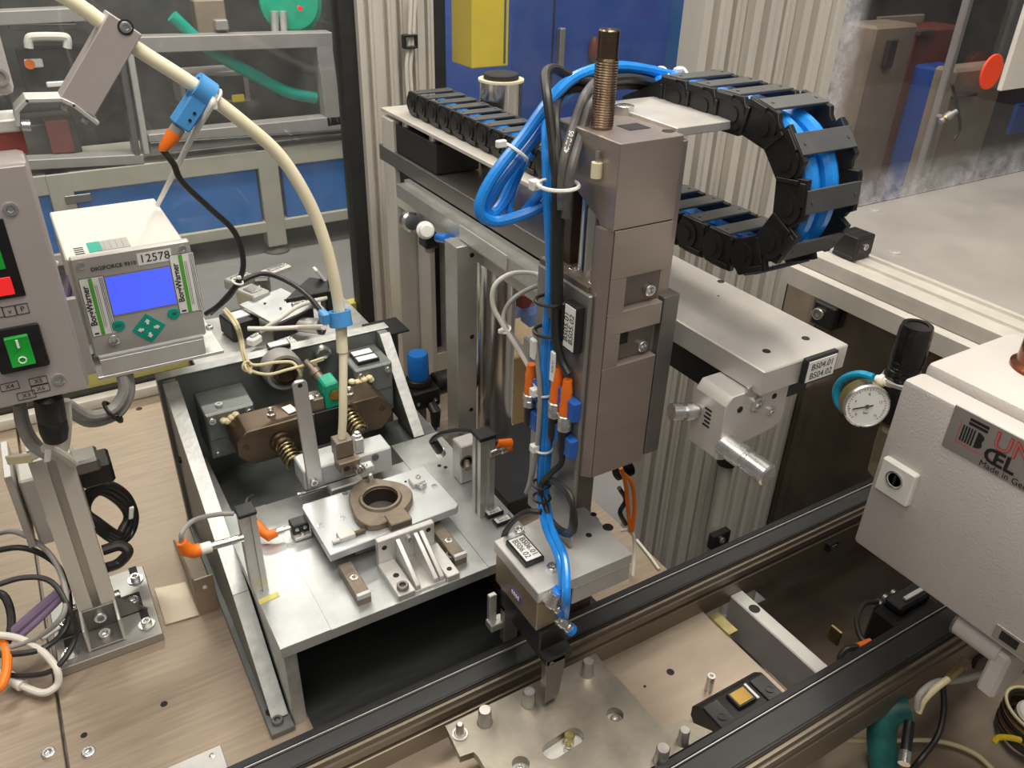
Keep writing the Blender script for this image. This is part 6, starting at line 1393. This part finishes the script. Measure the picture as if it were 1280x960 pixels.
for k, o in enumerate((0, 9)): cable('lead', [(88+o, 345, 'y', 1.32), (82+o, 380, 'y', 1.3), (74+o, 415, 'y', 1.26), (72+o, 440, 'y', 1.25)], .0055, 'cable_purple', ('purple cable behind the display unit, left strand', 'purple cable behind the display unit, right strand')[k], 'cable', 'purple cables behind the display')
# thin sheet, darker than the table, under the fixture
rs_ = thing('dark_sheet', (.4, .85, 0), 'dark sheet lying under the welded fixture', 'mat')
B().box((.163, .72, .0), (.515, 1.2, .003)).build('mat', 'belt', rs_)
# ------------------------------------------------------------------ machine behind the left glass
YM = 4.6
mc = thing('blue_machine', (.6, YM, -.85), 'beige framed machine with blue lower panels standing behind the left glass', 'machine')
def mbox(px0, py0, px1, py1, m, name, y=YM, d=.1, par=mc, bev=.005):
    a = A(px0, (py0+py1)/2, y=y).x; b_ = A(px1, (py0+py1)/2, y=y).x; z1 = A((px0+px1)/2, py0, y=y).z; z0 = A((px0+px1)/2, py1, y=y).z
    return B().box((a, y, z0), (b_, y+d, z1), bev).build(name, m, par)
x_l, x_r = -2.2, A(470, 250, y=YM).x+.15
zr1 = A(240, 198, y=YM).z; zr0 = A(240, 222, y=YM).z
B().box((x_l, YM, zr0), (x_r, YM+.5, zr1), .005).build('top_rail', 'beige_paint', mc)
zb1 = A(240, 292, y=YM).z; zb0 = A(240, 306, y=YM).z
B().box((x_l, YM, zb0), (x_r, YM+.1, zb1), .005).build('bottom_rail', 'beige_paint', mc)
for px in (82, 342, 462):
    xx = A(px, 260, y=YM).x; B().box((xx-.055, YM-.004, zb0-.09), (xx+.055, YM+.1, zr1), .004).build('upright', 'beige_paint', mc)
    B().cyl((xx, YM+.04, -.85), (xx, YM+.04, zb0-.09), .018, n=12).build('foot_stem', 'alu_dark', mc); B().lathe((xx, YM+.04, -.85), Z, [(.075, 0), (.075, .012), (.03, .03)], 20).build('foot', 'alu_dark', mc)
for p0, p1 in ((-120, 66), (96, 326), (358, 448)):
    a = A(p0, 250, y=YM).x; b_ = A(p1, 250, y=YM).x; B().box((a, YM+.02, zb1), (b_, YM+.06, zr0), .004).build('panel', 'blue_paint', mc)
xh = A(95, 248, y=YM).x; hg = B().box((xh-.05, YM-.012, A(95, 253, y=YM).z), (xh+.07, YM-.004, A(95, 243, y=YM).z), .002).build('hinge', 'alu_dark', mc)
# upper part: grey frames, dark interior
zt0 = zr1; 
B().box((x_l, YM+.55, zr1), (x_r, YM+.6, zr1+1.5)).build('interior', 'dark_clutter', mc)
def ubeam(px0, py0, px1, py1, wdt, m='grey_frame', y=YM, name='frame_beam'):
    a = A(px0, py0, y=y+.05); b_ = A(px1, py1, y=y+.05); d = (b_-a); L = d.length; d.normalize(); B().obox((a+b_)/2, d, Y, d.cross(Y), L/2, .05, wdt/2, .004).build(name, m, mc)
ubeam(165, 55, 412, 48, .075); ubeam(400, 40, 415, 155, .09); ubeam(185, 178, 480, 148, .10); ubeam(160, 60, 182, 190, .03, 'alu_light'); ubeam(148, 60, 170, 192, .03, 'alu_dark'); ubeam(0, 205, 178, 196, .05, 'grey_frame'); ubeam(-10, 22, 120, 16, .06); ubeam(10, 32, 95, 32, .03, 'dark_clutter'); ubeam(185, 178, 460, 160, .02, 'black', YM-.02)
hb_ = B().tube([A(36, 60, y=YM), A(36, 50, y=YM), A(42, 46, y=YM), A(78, 46, y=YM), A(84, 50, y=YM), A(84, 60, y=YM)], .02, 10).build('handle', 'device_white', mc)
mbox(28, 60, 120, 130, 'dark_clutter', 'door', YM+.05, .1); q_ = mbox(31, 74, 54, 85, 'label_white', 'switch_plate', YM+.03, .02)
B().lathe(A(37, 80, y=YM+.03), -Y, [(.022, 0), (.022, .012), (0, .012)], 16).build('red_button', 'orange', q_); mbox(58, 102, 84, 109, 'label_white', 'name_strip', YM+.03, .02)
mbox(225, 90, 312, 130, 'grey_frame', 'inner_box', YM+.2, .2); mbox(232, 95, 306, 126, 'dark_clutter', 'inner_window', YM+.19, .02)
mbox(290, 118, 306, 128, 'yellow', 'warning_plate', YM+.18, .01); mbox(245, 0, 283, 42, 'tan_clutter', 'motor_plate', YM+.1, .1); mbox(20, 155, 100, 195, 'dark_clutter', 'lower_unit', YM+.1, .3); mbox(60, 150, 90, 192, 'red_clutter', 'red_unit', YM+.08, .1); mbox(270, 25, 286, 38, 'grey_frame', 'bracket', YM+.05, .05)
B().tube([A(215, 20, y=YM+.1), A(260, 60, y=YM+.1), A(320, 95, y=YM+.1), A(360, 115, y=YM+.1), A(395, 122, y=YM+.1)], .032, 12).build('green_hose', 'teal', mc)
B().lathe(A(362, 2, y=YM+.2), (0, -1, .1), [(.17, 0), (.17, .03), (.14, .05), (0, .05)], 32).build('green_flywheel', 'valve_green', mc); B().lathe(A(374, 10, y=YM+.1), -Y, [(.012, 0), (.012, .02), (0, .02)], 12).build('red_lamp', 'red_led', mc)
for px in (343, 354): B().cyl(A(px, 14, y=YM+.12), A(px+1, 40, y=YM+.12), .02, n=12).build('nozzle', 'alu_light', mc)
# blue cabinet behind the middle glass
YK = 3.0
bcab = thing('blue_cabinet', (1.7, YK, -.85), 'tall deep blue steel cabinet behind the middle glass', 'cabinet')
xa = A(640, 50, y=YK).x; xm = A(692, 50, y=YK).x; xe = A(835, 50, y=YK).x
B().box((xa, YK, -.85), (xm-.006, YK+.6, 2.2), .004).build('door', 'blue_deep', bcab); B().box((xm+.006, YK, -.85), (xe, YK+.6, 2.2), .004).build('door', 'blue_deep', bcab); B().box((xm-.006, YK+.01, -.85), (xm+.006, YK+.3, 2.2)).build('gap', 'black', bcab)
B().box((xe+.004, YK+.06, -.85), (xe+.6, YK+.6, 2.2), .004).build('side_panel', 'blue_paint', bcab)
q0 = A(698, 60, y=YK); B().box((q0.x-.012, YK-.03, A(697, 86, y=YK).z), (q0.x+.014, YK, A(697, 34, y=YK).z), .004).build('handle', 'alu', bcab)
B().sphere(A(742, 62, y=YK-.02), .045, 16, (.5, .5, 1.2)).build('red_knob', 'red_clutter', bcab)
ybx = thing('yellow_box', A(615, 40, y=2.6), 'yellow steel box behind the middle glass, left of the blue cabinet', 'box')
q0, q1 = A(590, 40, y=2.6), A(636, 40, y=2.6)
B().box((q0.x, 2.6, A(615, 84, y=2.6).z), (q1.x, 2.75, 1.6), .003).build('box', 'yellow', ybx); B().box((q1.x-.02, 2.598, A(615, 84, y=2.6).z+.01), (q1.x-.012, 2.6, 1.5)).build('door_gap', 'alu_dark', ybx)
pol = thing('mirror_strip', A(572, 60, y=2.4), 'grey cabinet edge behind the middle glass, left of the yellow box', 'cabinet')
q0, q1 = A(560, 60, y=2.4), A(592, 60, y=2.4); B().box((q0.x, 2.7, -.85), (q1.x, 3.1, 2.0), .004).build('body', 'alu_dark', pol); B().box((q0.x+.02, 2.69, A(575, 60, y=2.7).z), (q1.x-.02, 2.70, A(575, 30, y=2.7).z), .002).build('sheet', 'tan_clutter', pol)
# things behind the right glass
def back(name, label, cat, px0, py0, px1, py1, y, d, m, det=None):
    t = thing(name, A((px0+px1)/2, py1, y=y), label, cat)
    bo = mbox(px0, py0, px1, py1, m, 'body', y, d, t, .01)
    zl = min(v.co.z for v in bo.data.vertices); zh = max(v.co.z for v in bo.data.vertices); tz = -.85-wloc(t).z
    for v in bo.data.vertices:
        if v.co.z < (zl+zh)/2: v.co.z += tz-zl
    lo = wloc(t).z+.85; t.location.z -= lo
    for c_ in t.children:
        for v in c_.data.vertices: v.co.z += lo
    if det: mbox(*det[:4], det[4], 'detail', y-.02, .02, t, .003)
    return t
back('far_machine', 'dark machine body far behind the right glass', 'machine', 1040, -80, 1180, 260, 2.35, .3, 'dark_clutter', (1095, 20, 1150, 70, 'tan_clutter'))
back('red_tool_box', 'dark red box behind the right glass', 'box', 1142, 35, 1200, 72, 2.15, .15, 'red_clutter', (1150, 38, 1170, 45, 'dark_clutter'))
back('carton_stack', 'brown cartons behind the right glass', 'carton', 1090, 32, 1142, 85, 2.05, .15, 'tan_clutter', (1110, 50, 1120, 84, 'dark_clutter'))
back('blue_crate', 'dark blue crate behind the right glass', 'crate', 1160, 85, 1190, 170, 1.95, .1, 'blue_deep', (1165, 110, 1185, 130, 'dark_clutter'))
back('beige_unit', 'beige unit under the red sticker behind the right glass', 'unit', 1192, 84, 1255, 118, 1.62, .08, 'tan_clutter', (1195, 118, 1222, 122, 'dark_clutter'))
back('tan_crate', 'tan crate low behind the right glass', 'crate', 1190, 132, 1228, 178, 1.8, .1, 'tan_clutter', (1195, 140, 1220, 150, 'beige_paint'))
back('dark_rack', 'dark rack at the right edge behind the glass', 'rack', 1225, 110, 1300, 240, 2.25, .1, 'dark_clutter', (1268, 130, 1290, 165, 'blue_deep'))
pl_ = thing('grey_pole', A(1200, 60, y=1.6), 'slanting grey pole behind the right glass', 'pole')
q0 = A(1212, 0, y=1.6); B().box((q0.x, 1.6, -.85), (q0.x+.025, 1.625, 2.0), .004).build('pole', 'grey_frame', pl_); B().box((q0.x-.04, 1.58, -.85), (q0.x+.07, 1.65, -.84), .002).build('foot', 'grey_frame', pl_)
q0 = A(1182, 148, y=1.57); B().lathe(q0, (.8, -.2, .5), [(.010, -.02), (.010, .0), (.014, .0), (.014, .02), (.008, .02), (.008, .04)], 14).build('fitting', 'alu_light', pl_); B().sphere(q0, .014, 12).build('valve_knob', 'brass', pl_); B().cyl(q0, V((A(1212, 0, y=1.6).x+.01, 1.61, q0.z)), .008, n=10).build('valve_arm', 'grey_frame', pl_)
cable('lead', [(1190, 105, 'y', 1.58), (1196, 130, 'y', 1.58), (1200, 160, 'y', 1.58), (1192, 175, 'y', 1.58)], .005, 'cable_black', 'black cable hanging behind the right glass', 'cable')
